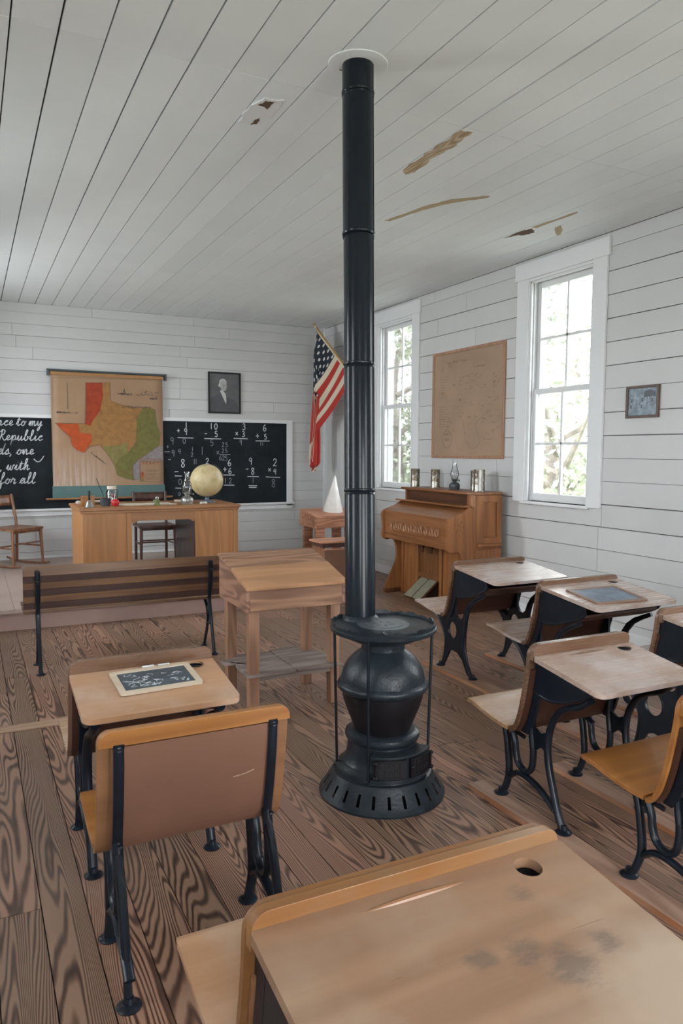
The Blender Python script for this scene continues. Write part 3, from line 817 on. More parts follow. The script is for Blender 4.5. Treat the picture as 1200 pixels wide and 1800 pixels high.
def iron_u(mb, x, z0, desk=True):
    """tubular side frame: two legs, a hanging U and a brace"""
    def B(p, r, n=5): mb.tube(smooth_line([(x, a, b) for a, b in p], n), r, 10, flat=(1, 0, 0))
    R = (0.0135, 0.0175)
    B([(0.214, z0 + 0.006), (0.192, 0.06), (0.172, 0.115), (0.168, 0.16), (0.178, 0.24), (0.190, 0.30), (0.205, 0.335), (0.235, 0.350), (0.30, 0.352)], [R] * 41)
    B([(0.165, 0.335), (0.150, 0.315), (0.134, 0.28), (0.128, 0.24), (0.112, 0.20), (0.075, 0.178), (0.040, 0.190), (0.024, 0.225), (0.022, 0.30), (0.040, 0.40)], [(0.013, 0.016)] * 46)
    B([(0.160, 0.122), (0.120, 0.150), (0.070, 0.158), (0.0, 0.145), (-0.06, 0.120), (-0.118, 0.085)], [(0.012, 0.016)] * 26)
    if desk:
        B([(-0.160, z0 + 0.006), (-0.130, 0.08), (-0.098, 0.17), (-0.070, 0.26), (-0.062, 0.335), (-0.075, 0.41), (-0.110, 0.475), (-0.160, 0.515), (-0.230, 0.545), (-0.285, 0.585)], [R] * 46)
        mb.prism([sm2([(0.030, 0.385), (-0.02, 0.37), (-0.060, 0.385), (-0.062, 0.34), (-0.066, 0.29), (-0.03, 0.315), (0.015, 0.285), (0.024, 0.33)], 4)], x - 0.005, x + 0.005, 'YZ')
        B([(0.022, 0.30), (0.030, 0.38), (0.014, 0.50), (-0.004, 0.62), (-0.010, 0.68)], [(0.012, 0.018)] * 21)
        foot(mb, x, -0.163, z0)
    else:
        B([(-0.095, z0 + 0.006), (-0.078, 0.08), (-0.045, 0.20), (0.0, 0.31), (0.045, 0.375), (0.040, 0.44), (0.016, 0.60), (0.006, 0.685)], [(0.017, 0.012)] * 8 + [(0.019, 0.014)] * 14 + [(0.017, 0.007)] * 14)
        foot(mb, x, -0.100, z0, 0.032)
        for z_ in (0.675, 0.40): mb.lathe([(0.009, 0), (0.007, 0.004)], c=(x, 0, z_), seg=8)
    mb.lathe([(0.009, -0.012), (0.009, 0.012)], c=(x, 0.165, 0.31), seg=8)
    foot(mb, x, 0.217, z0)

def iron_x(mb, x, z0):
    """cast side frame: waisted X plate with an oval opening"""
    outer = [(0.178, z0), (0.150, 0.055), (0.128, 0.11), (0.112, 0.17), (0.108, 0.225), (0.130, 0.28), (0.175, 0.325), (0.215, 0.365), (0.29, 0.385), (0.29, 0.398), (0.20, 0.394), (0.145, 0.385), (0.118, 0.372), (0.090, 0.378), (0.085, 0.398),
             (0.060, 0.56), (0.030, 0.70), (-0.012, 0.70), (-0.020, 0.60), (0.0, 0.50), (0.0, 0.425), (-0.020, 0.395), (-0.058, 0.385), (-0.085, 0.405), (-0.100, 0.45), (-0.135, 0.505), (-0.190, 0.550), (-0.25, 0.575), (-0.30, 0.60),
             (-0.31, 0.58), (-0.24, 0.545), (-0.185, 0.51), (-0.145, 0.46), (-0.125, 0.39), (-0.118, 0.32), (-0.108, 0.25), (-0.112, 0.19), (-0.140, 0.11), (-0.175, 0.05), (-0.212, z0), (-0.180, z0), (-0.140, 0.04), (-0.085, 0.12), (-0.03, 0.155), (0.02, 0.162), (0.06, 0.15), (0.10, 0.085), (0.135, 0.03), (0.150, z0)]
    hole = circ(0.030, 0.300, 0.052, 0.062, 22)
    mb.prism([outer, hole], x - 0.008, x + 0.008, 'YZ')
    rim = smooth_line([(x, a, b) for a, b in [(-0.19, z0 + 0.006), (-0.150, 0.07), (-0.118, 0.14), (-0.102, 0.22), (-0.108, 0.33), (-0.112, 0.42), (-0.145, 0.49), (-0.21, 0.545), (-0.28, 0.58)]], 4)
    mb.tube(rim, 0.012, 8)
    mb.tube(smooth_line([(x, a, b) for a, b in [(0.163, z0 + 0.006), (0.130, 0.08), (0.113, 0.16), (0.113, 0.23), (0.145, 0.29), (0.20, 0.35), (0.28, 0.388)]], 4), 0.012, 8)
    mb.tube([(x, p[0], p[1]) for p in circ(0.030, 0.300, 0.054, 0.064, 22)], 0.010, 6, closed=True)
    foot(mb, x, -0.200, z0); foot(mb, x, 0.168, z0)

def back_profile(kind):
    # (y, z) of the front face from ledge top down to the seat
    if kind == 'A': return [(0.000, 0.735), (0.003, 0.69), (0.010, 0.63), (0.022, 0.56), (0.038, 0.48), (0.062, 0.40), (0.092, 0.350), (0.118, 0.338)]
    return [(0.000, 0.772), (0.004, 0.72), (0.012, 0.65), (0.028, 0.57), (0.048, 0.49), (0.074, 0.42), (0.100, 0.385), (0.125, 0.376)]
def seat_profile(kind):
    if kind == 'A': return [(0.128, 0.343), (0.17, 0.344), (0.23, 0.350), (0.30, 0.362), (0.36, 0.374), (0.405, 0.378), (0.425, 0.370)]
    return [(0.135, 0.382), (0.18, 0.383), (0.25, 0.390), (0.33, 0.403), (0.40, 0.415), (0.455, 0.420), (0.478, 0.410)]
def sheet(mb, prof, x0, x1, th, r0=0.03, topround=True, n=10, m=0):
    """bent board following prof, corners rounded at the top end"""
    prof = [Vector((0, *p)) for p in smooth_line([(0, *p) for p in prof], 3) and [(v.y, v.z) for v in smooth_line([(0, *p) for p in prof], 3)]]
    k = len(prof); L = [0]
    for i in range(1, k): L.append(L[-1] + (prof[i] - prof[i - 1]).length)
    tot = L[-1]; ext = []
    # refine near the rounded end
    def at(s):
        s = min(max(s, 0), tot)
        for i in range(1, k):
            if s <= L[i] + 1e-9:
                t = (s - L[i - 1]) / max(L[i] - L[i - 1], 1e-9); return prof[i - 1].lerp(prof[i], t), (prof[i] - prof[i - 1]).normalized()
        return prof[-1], (prof[-1] - prof[-2]).normalized()
    ss = sorted(set([r0 * (1 - math.cos(a * PI / 2 / 7)) for a in range(8)] + [tot - r0 * (1 - math.cos(a * PI / 2 / 7)) for a in range(8)] + L[1:-1]))
    A = []; Bm = []
    for s in ss:
        ins = 0
        if topround and s < r0: ins = r0 - math.sqrt(max(0, r0 * r0 - (r0 - s) ** 2))
        if topround != 2 and False: pass
        p, t = at(s); nrm = Vector((0, -t.z, t.y))
        row = [x0 + ins, x1 - ins]
        A.append([(row[0], p.y, p.z), (row[1], p.y, p.z)])
        q = p + nrm * th
        Bm.append([(row[0], q.y, q.z), (row[1], q.y, q.z)])
    ia = [mb._v(r) for r in A]; ib = [mb._v(r) for r in Bm]
    for i in range(len(ss) - 1):
        a, b, c, d = ia[i], ia[i + 1], ib[i], ib[i + 1]
        mb.face([a, a + 1, b + 1, b], m); mb.face([c, d, d + 1, c + 1], m)
        mb.face([a, b, d, c], m); mb.face([a + 1, c + 1, d + 1, b + 1], m)
    a, c = ia[0], ib[0]; mb.face([a, c, c + 1, a + 1], m)
    a, c = ia[-1], ib[-1]; mb.face([a, a + 1, c + 1, c], m)
    return mb

def desk(label, cx, y, kind, W, mats, z0=0.0, group='cast iron school desks', hole_x=0.36, rz=0.0):
    """one unit: the writing desk with the folding seat of the pupil in front fixed to it"""
    top, ledge, backm, seatm, backrear = mats
    t = thing('school_desk', label, 'desk', (cx, y, 0), rz, group)
    h = W / 2; sx = h - (0.05 if kind == 'A' else 0.035)
    # ledge + backrest are one bent board; ledge is its worn rounded top
    prof = back_profile(kind)
    mb = sheet(MB(), prof, -h, h, 0.016, 0.045); obj('backrest', mb, backm, t, bevel=0.003)
    zt = prof[0][1]
    mb = MB().prism([rrect(-h + 0.002, zt - 0.062, h - 0.002, zt + 0.004, 0.032, corners=(0, 0, 1, 1))], -0.024, -0.002, 'XZ', fn=lambda u, v, d: (u, d + (zt - v) * 0.10, v))
    obj('ledge', mb, ledge, t, bevel=0.006, seg=3)
    # desktop, sloping towards the pupil
    if kind == 'A': ya, za, yb, zb = -0.022, 0.692, -0.375, 0.640
    else: ya, za, yb, zb = -0.022, 0.748, -0.455, 0.698
    sl = (zb - za) / (yb - ya)
    hx = W * hole_x
    loops = [rrect(-h, yb, h, ya, 0.035, corners=(1, 1, 0.15, 0.15)), circ(hx - 0.005, ya - 0.042, 0.026, 0.026, 24)]
    mb = MB().prism(loops, -0.019, 0.0, fn=lambda u, v, d: (u, v, za + (v - ya) * sl + d))
    # pencil groove: a shallow rounded trough with raised worn edges
    dt = obj('desktop', mb, top, t, bevel=0.005, seg=3)
    mb = MB().lathe(([(0.0253, 0.0015), (0.0285, 0.0022), (0.0285, -0.002), (0.0253, -0.002)] if label[:5] != 'large' else [(0.026, -0.018)]) + [(0.026, -0.019), (0.026, -0.0265), (0.0, -0.0265)], c=(hx - 0.005, ya - 0.042, za - 0.0055), seg=20, cap=False)
    obj('inkwell', mb, M['black'], dt)
    # book box: iron ends, wooden floor
    zb1 = za - 0.02
    if kind == 'A': end = [(0.0, za - 0.012), (0.022, za - 0.15), (-0.06, za - 0.168), (-0.14, za - 0.155), (-0.22, za - 0.125), (-0.29, za - 0.085), (-0.335, za - 0.066), (-0.34, zb + 0.005 - 0.024)]
    else: end = [(0.0, za - 0.012), (0.030, za - 0.205), (-0.08, za - 0.208), (-0.18, za - 0.180), (-0.27, za - 0.150), (-0.335, za - 0.115), (-0.35, za - 0.09), (-0.35, zb + 0.012 - 0.024)]
    for q in (-1, 1):
        xx = q * (sx + 0.012)
        mb = MB().prism([end], xx - 0.004, xx + 0.004, 'YZ')
        rimp = [(xx, a, b) for a, b in end[1:-1]]
        mb.tube(smooth_line(rimp, 3), 0.007, 6)
        mb.prism([[(a * 0.86 - 0.02, (b - za) * 0.80 + za - 0.022) for a, b in end]], xx + q * 0.004 - 0.0015, xx + q * 0.004 + 0.0015, 'YZ')
        obj('box_end', mb, M['iron'], t, bevel=0.0015)
    mb = MB(); lowr = [(xx_, yy_) for xx_, yy_ in end[1:-2]]
    n0 = mb._v([(-sx - 0.01, a, b + 0.006) for a, b in lowr] + [(sx + 0.01, a, b + 0.006) for a, b in lowr] + [(-sx - 0.01, a, b - 0.006) for a, b in lowr] + [(sx + 0.01, a, b - 0.006) for a, b in lowr])
    k = len(lowr)
    for i in range(k - 1):
        mb.face([n0 + i, n0 + i + 1, n0 + k + i + 1, n0 + k + i]); mb.face([n0 + 2 * k + i, n0 + 3 * k + i, n0 + 3 * k + i + 1, n0 + 2 * k + i + 1])
    mb.face([n0 + k - 1, n0 + 3 * k - 1, n0 + 4 * k - 1, n0 + 2 * k - 1]); mb.face([n0, n0 + k, n0 + 3 * k, n0 + 2 * k])
    obj('book_shelf', mb, backrear, t)
    mb = sheet(MB(), [(a - 0.012, b) for a, b in prof[2:-1]], -h + 0.012, h - 0.012, 0.010, 0.01, topround=False)
    obj('rear_panel', mb, backrear, t)
    mb = sheet(MB(), seat_profile(kind)[::-1], -h, h, -0.016, 0.03); obj('seat', mb, seatm, t, bevel=0.004)
    for q in (-1, 1):
        mb = MB(); (iron_u if kind == 'A' else iron_x)(mb, q * sx, z0)
        pf = [(v.y - 0.016, v.z) for v in smooth_line([(0, *p_) for p_ in prof[:-1]], 3) if v.z < za - 0.03]
        mb.prism([pf + [(a - 0.034, b - 0.004) for a, b in pf[::-1]]], q * (sx + 0.012) - 0.006, q * (sx + 0.012) + 0.006, 'YZ')
        obj('side_frame', mb, M['iron'], t, smooth=True)
    mb = MB().tube([(-sx, -0.02, 0.16 if kind == 'A' else 0.2), (sx, -0.02, 0.16 if kind == 'A' else 0.2)], 0.006, 6)
    # hinge arms under the seat
    for q in (-1, 1):
        mb = MB().tube([(q * (sx - 0.02), 0.10, prof[-1][1] - 0.03), (q * (sx - 0.02), 0.20, prof[-1][1] - 0.014), (q * (sx - 0.02), 0.33, prof[-1][1] + 0.003)], 0.009, 6)
        obj('seat_hinge', mb, M['iron'], t)
    return t, dt, (ya, za, sl)

mA = (M['maple2'], M['ledge'], M['ledge'], M['seat'], M['brownback'])
mB = (M['maple2'], M['ledge'], M['ledge'], M['maple2'], M['brownback'])
RZ = 0.021
D = {}
D['mid'] = desk('school desk just right of the stove with an empty greyish top and pale seat', 2.245, 2.265, 'A', 0.53, mA, RZ)
D['near'] = desk('school desk cut off by the right edge, with a glossy orange seat', 2.245, 1.562, 'A', 0.53, (M['maple2'], M['honey'], M['honey'], M['honey'], M['brownback']), RZ)
D['far'] = desk('school desk nearest the pump organ, its pale top bare', 3.165, 4.06, 'B', 0.60, mB, RZ)
D['slate'] = desk('school desk in the window row with a blue slate lying on its top', 3.165, 3.225, 'B', 0.60, mB, RZ)
D['edge'] = desk('school desk by the right wall, mostly outside the picture, showing only its grey back corner', 3.165, 2.40, 'B', 0.60, mB, RZ)
D['left'] = desk('light brown school desk on the left carrying a framed slate and two chalks', 0.563, 2.80, 'A', 0.532, (M['tan'], M['ledge'], M['pinkback'], M['seat'], M['brownback']), 0.0)
D['front'] = desk('large foreground school desk with a worn blotchy tan top and inkwell hole', 0.688, 1.075, 'B', 0.635, (M['fronttop'], M['frontledge'], M['frontledge'], M['tan'], M['rearwood']), 0.0, hole_x=0.33)
# pencil grooves: raised worn rib along the back of the tops
for key, x0, x1 in (('front', -0.16, 0.10), ('mid', -0.14, 0.12)):
    t, dt, (ya, za, sl) = D[key]
    mb = MB(); pts = []
    for i in range(25):
        u = i / 24; x_ = x0 + (x1 - x0) * u; y_ = ya - 0.030
        pts.append((x_, y_, za + (y_ - ya) * sl - 0.0035 + 0.002 * math.sin(PI * u)))
    mb.tube(pts, [0.0055 * math.sin(PI * min(max(i / 24, 0.02), 0.98)) + 0.001 for i in range(25)], 8)
    obj('pencil_rest', mb, M['rearwood'] if key == 'front' else M['ledge'], dt, smooth=True)

# the rear seat in front of the foreground desk (a seat with no desk behind it)
def rear_seat(label, cx, y, W, z0=0):
    t = thing('school_bench', label, 'bench', (cx, y, 0))
    h = W / 2; sx = 0.225
    mb = sheet(MB(), back_profile('A'), -h, h, 0.016, 0.035); bk = obj('backrest', mb, M['rearwood'], t, bevel=0.004)
    mb = MB().prism([rrect(-h + 0.001, 0.694, h - 0.001, 0.7385, 0.034, corners=(0, 0, 1, 1))], -0.0205, 0.0015, 'XZ', fn=lambda u, v, d: (u, d + (0.735 - v) * 0.07, v)); obj('top_edge', mb, M['honey'], bk, bevel=0.005, seg=3)
    mb = MB().prism([rrect(-h + 0.038, 0.37, h - 0.035, 0.682, 0.004)], -0.0030, -0.0015, 'XZ', fn=lambda u, v, d: (u, 0.0, v))
    # painted field on the rear face, following the bend
    mb = MB(); pr = [(v.y, v.z) for v in smooth_line([(0, *p) for p in back_profile('A')], 3)]
    pr = [p for p in pr if 0.36 < p[1] < 0.690]
    n0 = mb._v([(-h + 0.036, a - 0.0165, b) for a, b in pr] + [(h - 0.034, a - 0.0165, b) for a, b in pr]); k = len(pr)
    for i in range(k - 1): mb.face([n0 + i, n0 + i + 1, n0 + k + i + 1, n0 + k + i])
    pnl = obj('painted_panel', mb, M['pinkback'], bk)
    mb = MB().strip(smooth_line([(0.10, -0.0145, 0.545), (0.135, -0.0135, 0.548), (0.165, -0.0145, 0.556)], 4), 0.003, (0, -1, 0)); obj('scratch', mb, M['scratch'], bk)
    mb = sheet(MB(), seat_profile('A')[::-1], -h + 0.0, h, -0.016, 0.03); obj('seat', mb, M['honey'], t, bevel=0.004)
    for q in (-1, 1):
        mb = MB(); iron_u(mb, q * sx, z0, desk=False)
        obj('side_frame', mb, M['iron'], t, smooth=True)
        # strap up the back of the board
        mb = MB(); pts = [(q * sx, a - 0.022, b) for a, b in [(0.004, 0.700), (0.009, 0.63), (0.020, 0.56), (0.035, 0.48), (0.055, 0.40), (0.058, 0.34), (0.035, 0.28)]]
        mb.tube(smooth_line(pts, 4), [(0.0145, 0.006)] * 25, 8, flat=(0, 1, 0.1))
        mb.lathe([(0.0155, -0.003), (0.0155, 0.003)], c=(q * sx, -0.018, 0.69), seg=12)
        mb.tube([(q * sx, -0.026, 0.688), (q * sx, -0.031, 0.688)], [0.007, 0.004], 10, m=1)
        obj('iron_strap', mb, [M['iron'], M['pewter']], t, smooth=True)
    return t
rear_seat('school seat seen from behind, brown painted back with orange top edge and black iron straps', 0.565, 2.045, 0.56)

# long slatted recitation bench at the front left
BW = 1.42; bx = 1.005
t = thing('bench', 'long bench with a dark striped wooden back and thin iron legs before the platform', 'bench', (bx, 5.33, 0))
mb = MB(); h = BW / 2
zs = [0.722, 0.655, 0.608, 0.560, 0.515, 0.468, 0.425]
for i in range(6):
    zt, zb_ = zs[i], zs[i + 1]
    y_ = 0.0 + (0.722 - zt) * 0.12; y2 = 0.0 + (0.722 - zb_) * 0.12
    m_ = i % 2
    if i == 0: mb.prism([rrect(-h, zb_, h, zt, 0.03, corners=(0, 0, 1, 1))], 0, 0.018, 'XZ', m=0)
    else: mb.hexa([(-h, y2, zb_), (h, y2, zb_), (h, y2 + 0.018, zb_), (-h, y2 + 0.018, zb_)], [(-h, y_, zt - 0.001), (h, y_, zt - 0.001), (h, y_ + 0.018, zt - 0.001), (-h, y_ + 0.018, zt - 0.001)], m_)
obj('backrest', mb, [M['slatL'], M['slatD']], t, bevel=0.002)
mb = MB()
for i in range(5):
    y_ = 0.07 + i * 0.062; mb.box((-h, y_, 0.385 + i * 0.004), (h, y_ + 0.057, 0.405 + i * 0.004), i % 2)
obj('seat', mb, [M['slatL'], M['slatD']], t, bevel=0.003)
for q in (-0.62, 0.575):
    mb = MB()
    mb.tube(smooth_line([(q, -0.085, 0.004), (q, -0.055, 0.10), (q, -0.012, 0.25), (q, 0.03, 0.38), (q, 0.02, 0.44), (q, -0.006, 0.56), (q, -0.014, 0.69)], 5), [(0.013, 0.011)] * 12 + [(0.015, 0.010)] * 10 + [(0.017, 0.008)] * 9, 8, flat=(0, 1, 0.1))
    mb.tube(smooth_line([(q, 0.175, 0.004), (q, 0.150, 0.07), (q, 0.10, 0.16), (q, 0.075, 0.25), (q, 0.10, 0.33), (q, 0.20, 0.385), (q, 0.34, 0.392)], 5), 0.012, 8)
    mb.tube([(q, -0.03, 0.21), (q, 0.085, 0.21)], 0.009, 6)
    for z_ in (0.685, 0.62): mb.tube([(q, -0.018, z_), (q, -0.032, z_)], [0.012, 0.007], 10)
    foot(mb, q, -0.088, 0, 0.028); foot(mb, q, 0.178, 0, 0.028)
    obj('side_frame', mb, M['iron'], t, smooth=True)

# runners that the right-hand desks are screwed to
def runner(label, x0, x1, y0, y1):
    mb = MB(); mb.box((x0, y0, 0), (x1, y1, RZ)); mb.m[1] = 1; tag(obj('floor_runner', mb, [M['runner'], M['runtop']]), label, 'floor runner', 'wooden runners under the desks')
runner('floor runner nearest the stove, under the left feet of the desks beside it', 1.955, 2.055, -0.2, 2.62)
runner('second floor runner from the stove, under the right feet of the same desks', 2.425, 2.525, -0.2, 2.62)
runner('floor runner under the left feet of the window-row desks', 2.835, 2.950, 0.6, 4.37)
runner('floor runner closest to the right wall, under the window-row desks', 3.375, 3.480, 0.6, 4.35)

# slates, chalk
def slate(label, x, y, z, tilt, w, d, fm, sm, rz, marks=0, seed=1, cat='slate'):
    t = thing('school_slate', label, cat, (x, y, z), 0)
    t.rotation_euler = (tilt, 0, rz)
    fwid = 0.022
    mb = MB().prism([rrect(-w / 2, -d / 2, w / 2, d / 2, 0.014), rrect(-w / 2 + fwid, -d / 2 + fwid, w / 2 - fwid, d / 2 - fwid, 0.002)], 0, 0.009)
    obj('frame', mb, fm, t, bevel=0.002)
    mb = MB().box((-w / 2 + fwid - 0.003, -d / 2 + fwid - 0.003, 0.002), (w / 2 - fwid + 0.003, d / 2 - fwid + 0.003, 0.006)); sl = obj('slate_panel', mb, sm, t)
    r = random.Random(seed); mb = MB()
    for i in range(marks):
        x_ = r.uniform(-w / 2 + 0.04, w / 2 - 0.05); y_ = r.uniform(-d / 2 + 0.04, d / 2 - 0.04)
        pts = [(x_ + r.uniform(-.012, .02), y_ + r.uniform(-.009, .009), 0.0061) for _ in range(4)]
        mb.strip(smooth_line(pts, 4), 0.0022, (0, 0, 1), th=0.0003)
    if marks:
        mb.strip(smooth_line([(-w / 2 + 0.03, 0.01, 0.0061), (-0.05, -0.02, 0.0061), (0.0, -d / 2 + 0.04, 0.0061)], 5), 0.0022, (0, 0, 1), th=0.0003)
        obj('chalk_marks', mb, M['chalk'], sl)
    return t
t_, dt_, (ya, za, sl_) = D['left']
def on_top(key, x, y):
    t, dt, (ya, za, sl) = D[key]
    return (t.location.x + x, t.location.y + y, za + (y - ya) * sl + 0.0008)
til = math.atan(0.052 / 0.353)
p = on_top('left', 0.005, -0.190 + 0.10); slate('school slate with chalk scribbles in a pale wooden frame, on the left desk', 0.580, 2.650, za + (-0.150 - ya) * sl_ + 0.0015, til, 0.295, 0.188, M['slateframe'], M['slate'], 0.06, 34, 4)
_, _, (yb_, zb_, sb_) = D['slate']
slate('bluish school slate in a thin dark frame, on the window-row desk', 3.105, 3.225 - 0.275, zb_ + (-0.275 - yb_) * sb_ + 0.001, math.atan(0.05 / 0.433), 0.345, 0.27, M['slateframed'], M['slateblue'], -0.08, 0)
for i, (dx, lab) in enumerate(((0.0, 'white chalk stick above the framed slate, nearer its middle'), (0.058, 'white chalk stick above the framed slate, nearer the inkwell'))):
    mb = MB().box((-0.022, -0.0045, 0), (0.022, 0.0045, 0.008)); c = obj('chalk_stick', mb, M['chalk'], bevel=0.002)
    x_, y_, z_ = on_top('left', 0.012 + dx, -0.040); c.location = (x_, y_, z_); c.rotation_euler = (til, 0, 0.07)
    tag(c, lab, 'chalk', 'chalk sticks on the left desk')

# ------------------------------------------------------------------ slant-top work table
def slant_table(label, x0, x1, y0, y1, zf, zb, apron, mats, legw, shelf=True, planklegs=False, cat='table', flat=0.0):
    top, lid, side, front, legm = mats
    t = thing('slant_top_table', label, cat, ((x0 + x1) / 2, (y0 + y1) / 2, 0))
    W = (x1 - x0) / 2; Dp = (y1 - y0) / 2
    sl = (zb - zf) / (y1 - y0)
    zbot = zf - apron
    for q in (-1, 1):
        mb = MB().prism([[(-Dp, zbot), (Dp, zbot + 0.005), (Dp, zb - 0.012), (Dp - flat, zb - 0.012), (-Dp, zf - 0.012)]], q * (W - 0.011) - 0.011, q * (W - 0.011) + 0.011, 'YZ'); obj('side_board', mb, side, t, bevel=0.002)
    mb = MB().box((-W + 0.022, -Dp, zbot), (W - 0.022, -Dp + 0.02, zf - 0.012)); obj('front_board', mb, front, t, bevel=0.002)
    mb = MB().box((-W + 0.022, Dp - 0.02, zbot), (W - 0.022, Dp, zb - 0.013)); obj('back_board', mb, front, t, bevel=0.002)
    # top: back board(s) and a hinged lid
    ym = -Dp + 2 * Dp * 0.52
    def zz_(y): return zf + min(1.0, (y + Dp) / (2 * Dp - flat)) * (zb - zf)
    mb = MB()
    for a, b in ((ym + 0.002, ym + (Dp - ym) * 0.55), (ym + (Dp - ym) * 0.55 + 0.002, Dp + 0.008)):
        mb.hexa([(-W - 0.006, a, zz_(a) - 0.012), (W + 0.006, a, zz_(a) - 0.012), (W + 0.006, b, zz_(min(b, Dp)) - 0.012), (-W - 0.006, b, zz_(min(b, Dp)) - 0.012)], [(-W - 0.006, a, zz_(a) + 0.008), (W + 0.006, a, zz_(a) + 0.008), (W + 0.006, b, zz_(min(b, Dp)) + 0.008), (-W - 0.006, b, zz_(min(b, Dp)) + 0.008)])
    obj('fixed_top', mb, top, t, bevel=0.002)
    a, b = -Dp - 0.012, ym
    mb = MB().hexa([(-W - 0.002, a, zz_(a) - 0.012), (W + 0.008, a, zz_(a) - 0.012), (W + 0.008, b, zz_(b) - 0.012), (-W - 0.002, b, zz_(b) - 0.012)], [(-W - 0.002, a, zz_(a) + 0.011), (W + 0.008, a, zz_(a) + 0.011), (W + 0.008, b, zz_(b) + 0.011), (-W - 0.002, b, zz_(b) + 0.011)])
    obj('lid', mb, lid, t, bevel=0.003)
    for qx in (-1, 1):
        for qy in (-1, 1):
            mb = MB(); xa = qx * (W - 0.024); xb = xa - qx * legw
            ya_ = qy * (Dp - 0.021); yb2 = ya_ - qy * (legw if not planklegs else legw * 0.4)
            tp = 0.80 if planklegs else 0.92
            x0_, x1_ = sorted((xa, xb)); y0_, y1_ = sorted((ya_, yb2)); c_ = ((x0_ + x1_) / 2, (y0_ + y1_) / 2)
            bot = [(c_[0] + (px_ - c_[0]) * tp, c_[1] + (py_ - c_[1]) * tp, 0.0) for px_, py_ in ((x0_, y0_), (x1_, y0_), (x1_, y1_), (x0_, y1_))]
            mb.hexa(bot, [(px_, py_, zbot + 0.09) for px_, py_ in ((x0_, y0_), (x1_, y0_), (x1_, y1_), (x0_, y1_))])
            obj('leg', mb, legm, t, bevel=0.003)
    if shelf:
        mb = MB()
        l1 = sm2([(-W + 0.01, -Dp + 0.01), (0.0, -Dp + 0.012), (0.0, Dp - 0.06), (-0.20, Dp - 0.03), (-W + 0.05, Dp - 0.10), (-W - 0.035, Dp - 0.13), (-W - 0.03, Dp - 0.19), (-W + 0.04, Dp - 0.21), (-W + 0.02, 0.0)], 1)
        l2 = [(0.003, -Dp + 0.0), (W - 0.035, -Dp + 0.0), (W + 0.00, -Dp + 0.09), (W - 0.02, 0.02), (W - 0.06, 0.10), (W - 0.12, 0.10), (W - 0.10, 0.15), (W - 0.13, Dp - 0.02), (0.003, Dp - 0.04)]
        mb.prism([l1], 0.222, 0.240); mb.prism([l2], 0.228, 0.246)
        mb.box((-W + 0.06, -Dp + 0.03, 0.195), (W - 0.04, -Dp + 0.05, 0.222))
        obj('lower_shelf', mb, M['greywood'], t, bevel=0.002)
    return t
slant_table('old pine slant-top table with square legs and a grey lower shelf, left of the stove', 1.352, 1.968, 3.873, 4.375, 0.738, 0.868, 0.135, (M['pineT'], M['lid'], M['pineTy'], M['pineT'], M['pineleg']), 0.062, flat=0.03)
slant_table('small reddish pine slant-top table in the far corner carrying a white cone', 3.632, 4.20, 7.96, 8.40, 0.725, 0.788, 0.135, (M['conetable'], M['conetable'], M['conetable'], M['conetable'], M['conetable']), 0.125, shelf=False, planklegs=True)
# dunce cap
mb = MB().lathe([(0.125, 0.0), (0.124, 0.004), (0.004, 0.44)], seg=40, cap=True)
mb.prism([[(-0.02, -0.13), (0.05, -0.135), (0.055, -0.11), (-0.02, -0.11)]], 0.0, 0.002)
mb.strip([(0.125 * math.cos(-1.0), 0.125 * math.sin(-1.0), 0.003), (0.004 * math.cos(-1.0), 0.004 * math.sin(-1.0), 0.438)], 0.006, (math.cos(-1.0), math.sin(-1.0), 0.27), th=0.001)
c = obj('paper_cone', mb, M['cone'], smooth=True); c.location = (3.985, 8.20, 0.7725); c.rotation_euler = (0.142, 0, 0)
tag(c, 'tall white paper cone hat standing on the small corner table', 'cone hat')

# low wooden box bench behind the stove pipe
t = thing('low_bench', 'low wooden bench with light seat and brown front, half hidden behind the stove pipe', 'bench', (3.50, 7.08, 0))
mb = MB().box((-0.265, -0.16, 0.545), (0.265, 0.16, 0.565)); obj('seat', mb, M['conetable'], t, bevel=0.003)
mb = MB().box((-0.245, -0.145, 0.50), (0.245, 0.14, 0.545)); obj('rail', mb, M['darkchair'], t)  # dark colour stands in for the shadow under the seat
mb = MB().box((-0.235, -0.20, 0.478), (0.265, -0.155, 0.490)); obj('front_rail', mb, M['conetable'], t, bevel=0.002)
mb = MB().box((-0.235, -0.175, 0.03), (0.260, -0.155, 0.478)); obj('front_panel', mb, M['pinkback'], t, bevel=0.002)
for q in (-1, 1):
    mb = MB().box((q * 0.225 - 0.012, -0.155, 0), (q * 0.225 + 0.012, 0.14, 0.50)); obj('end_board', mb, M['chair'], t, bevel=0.002)

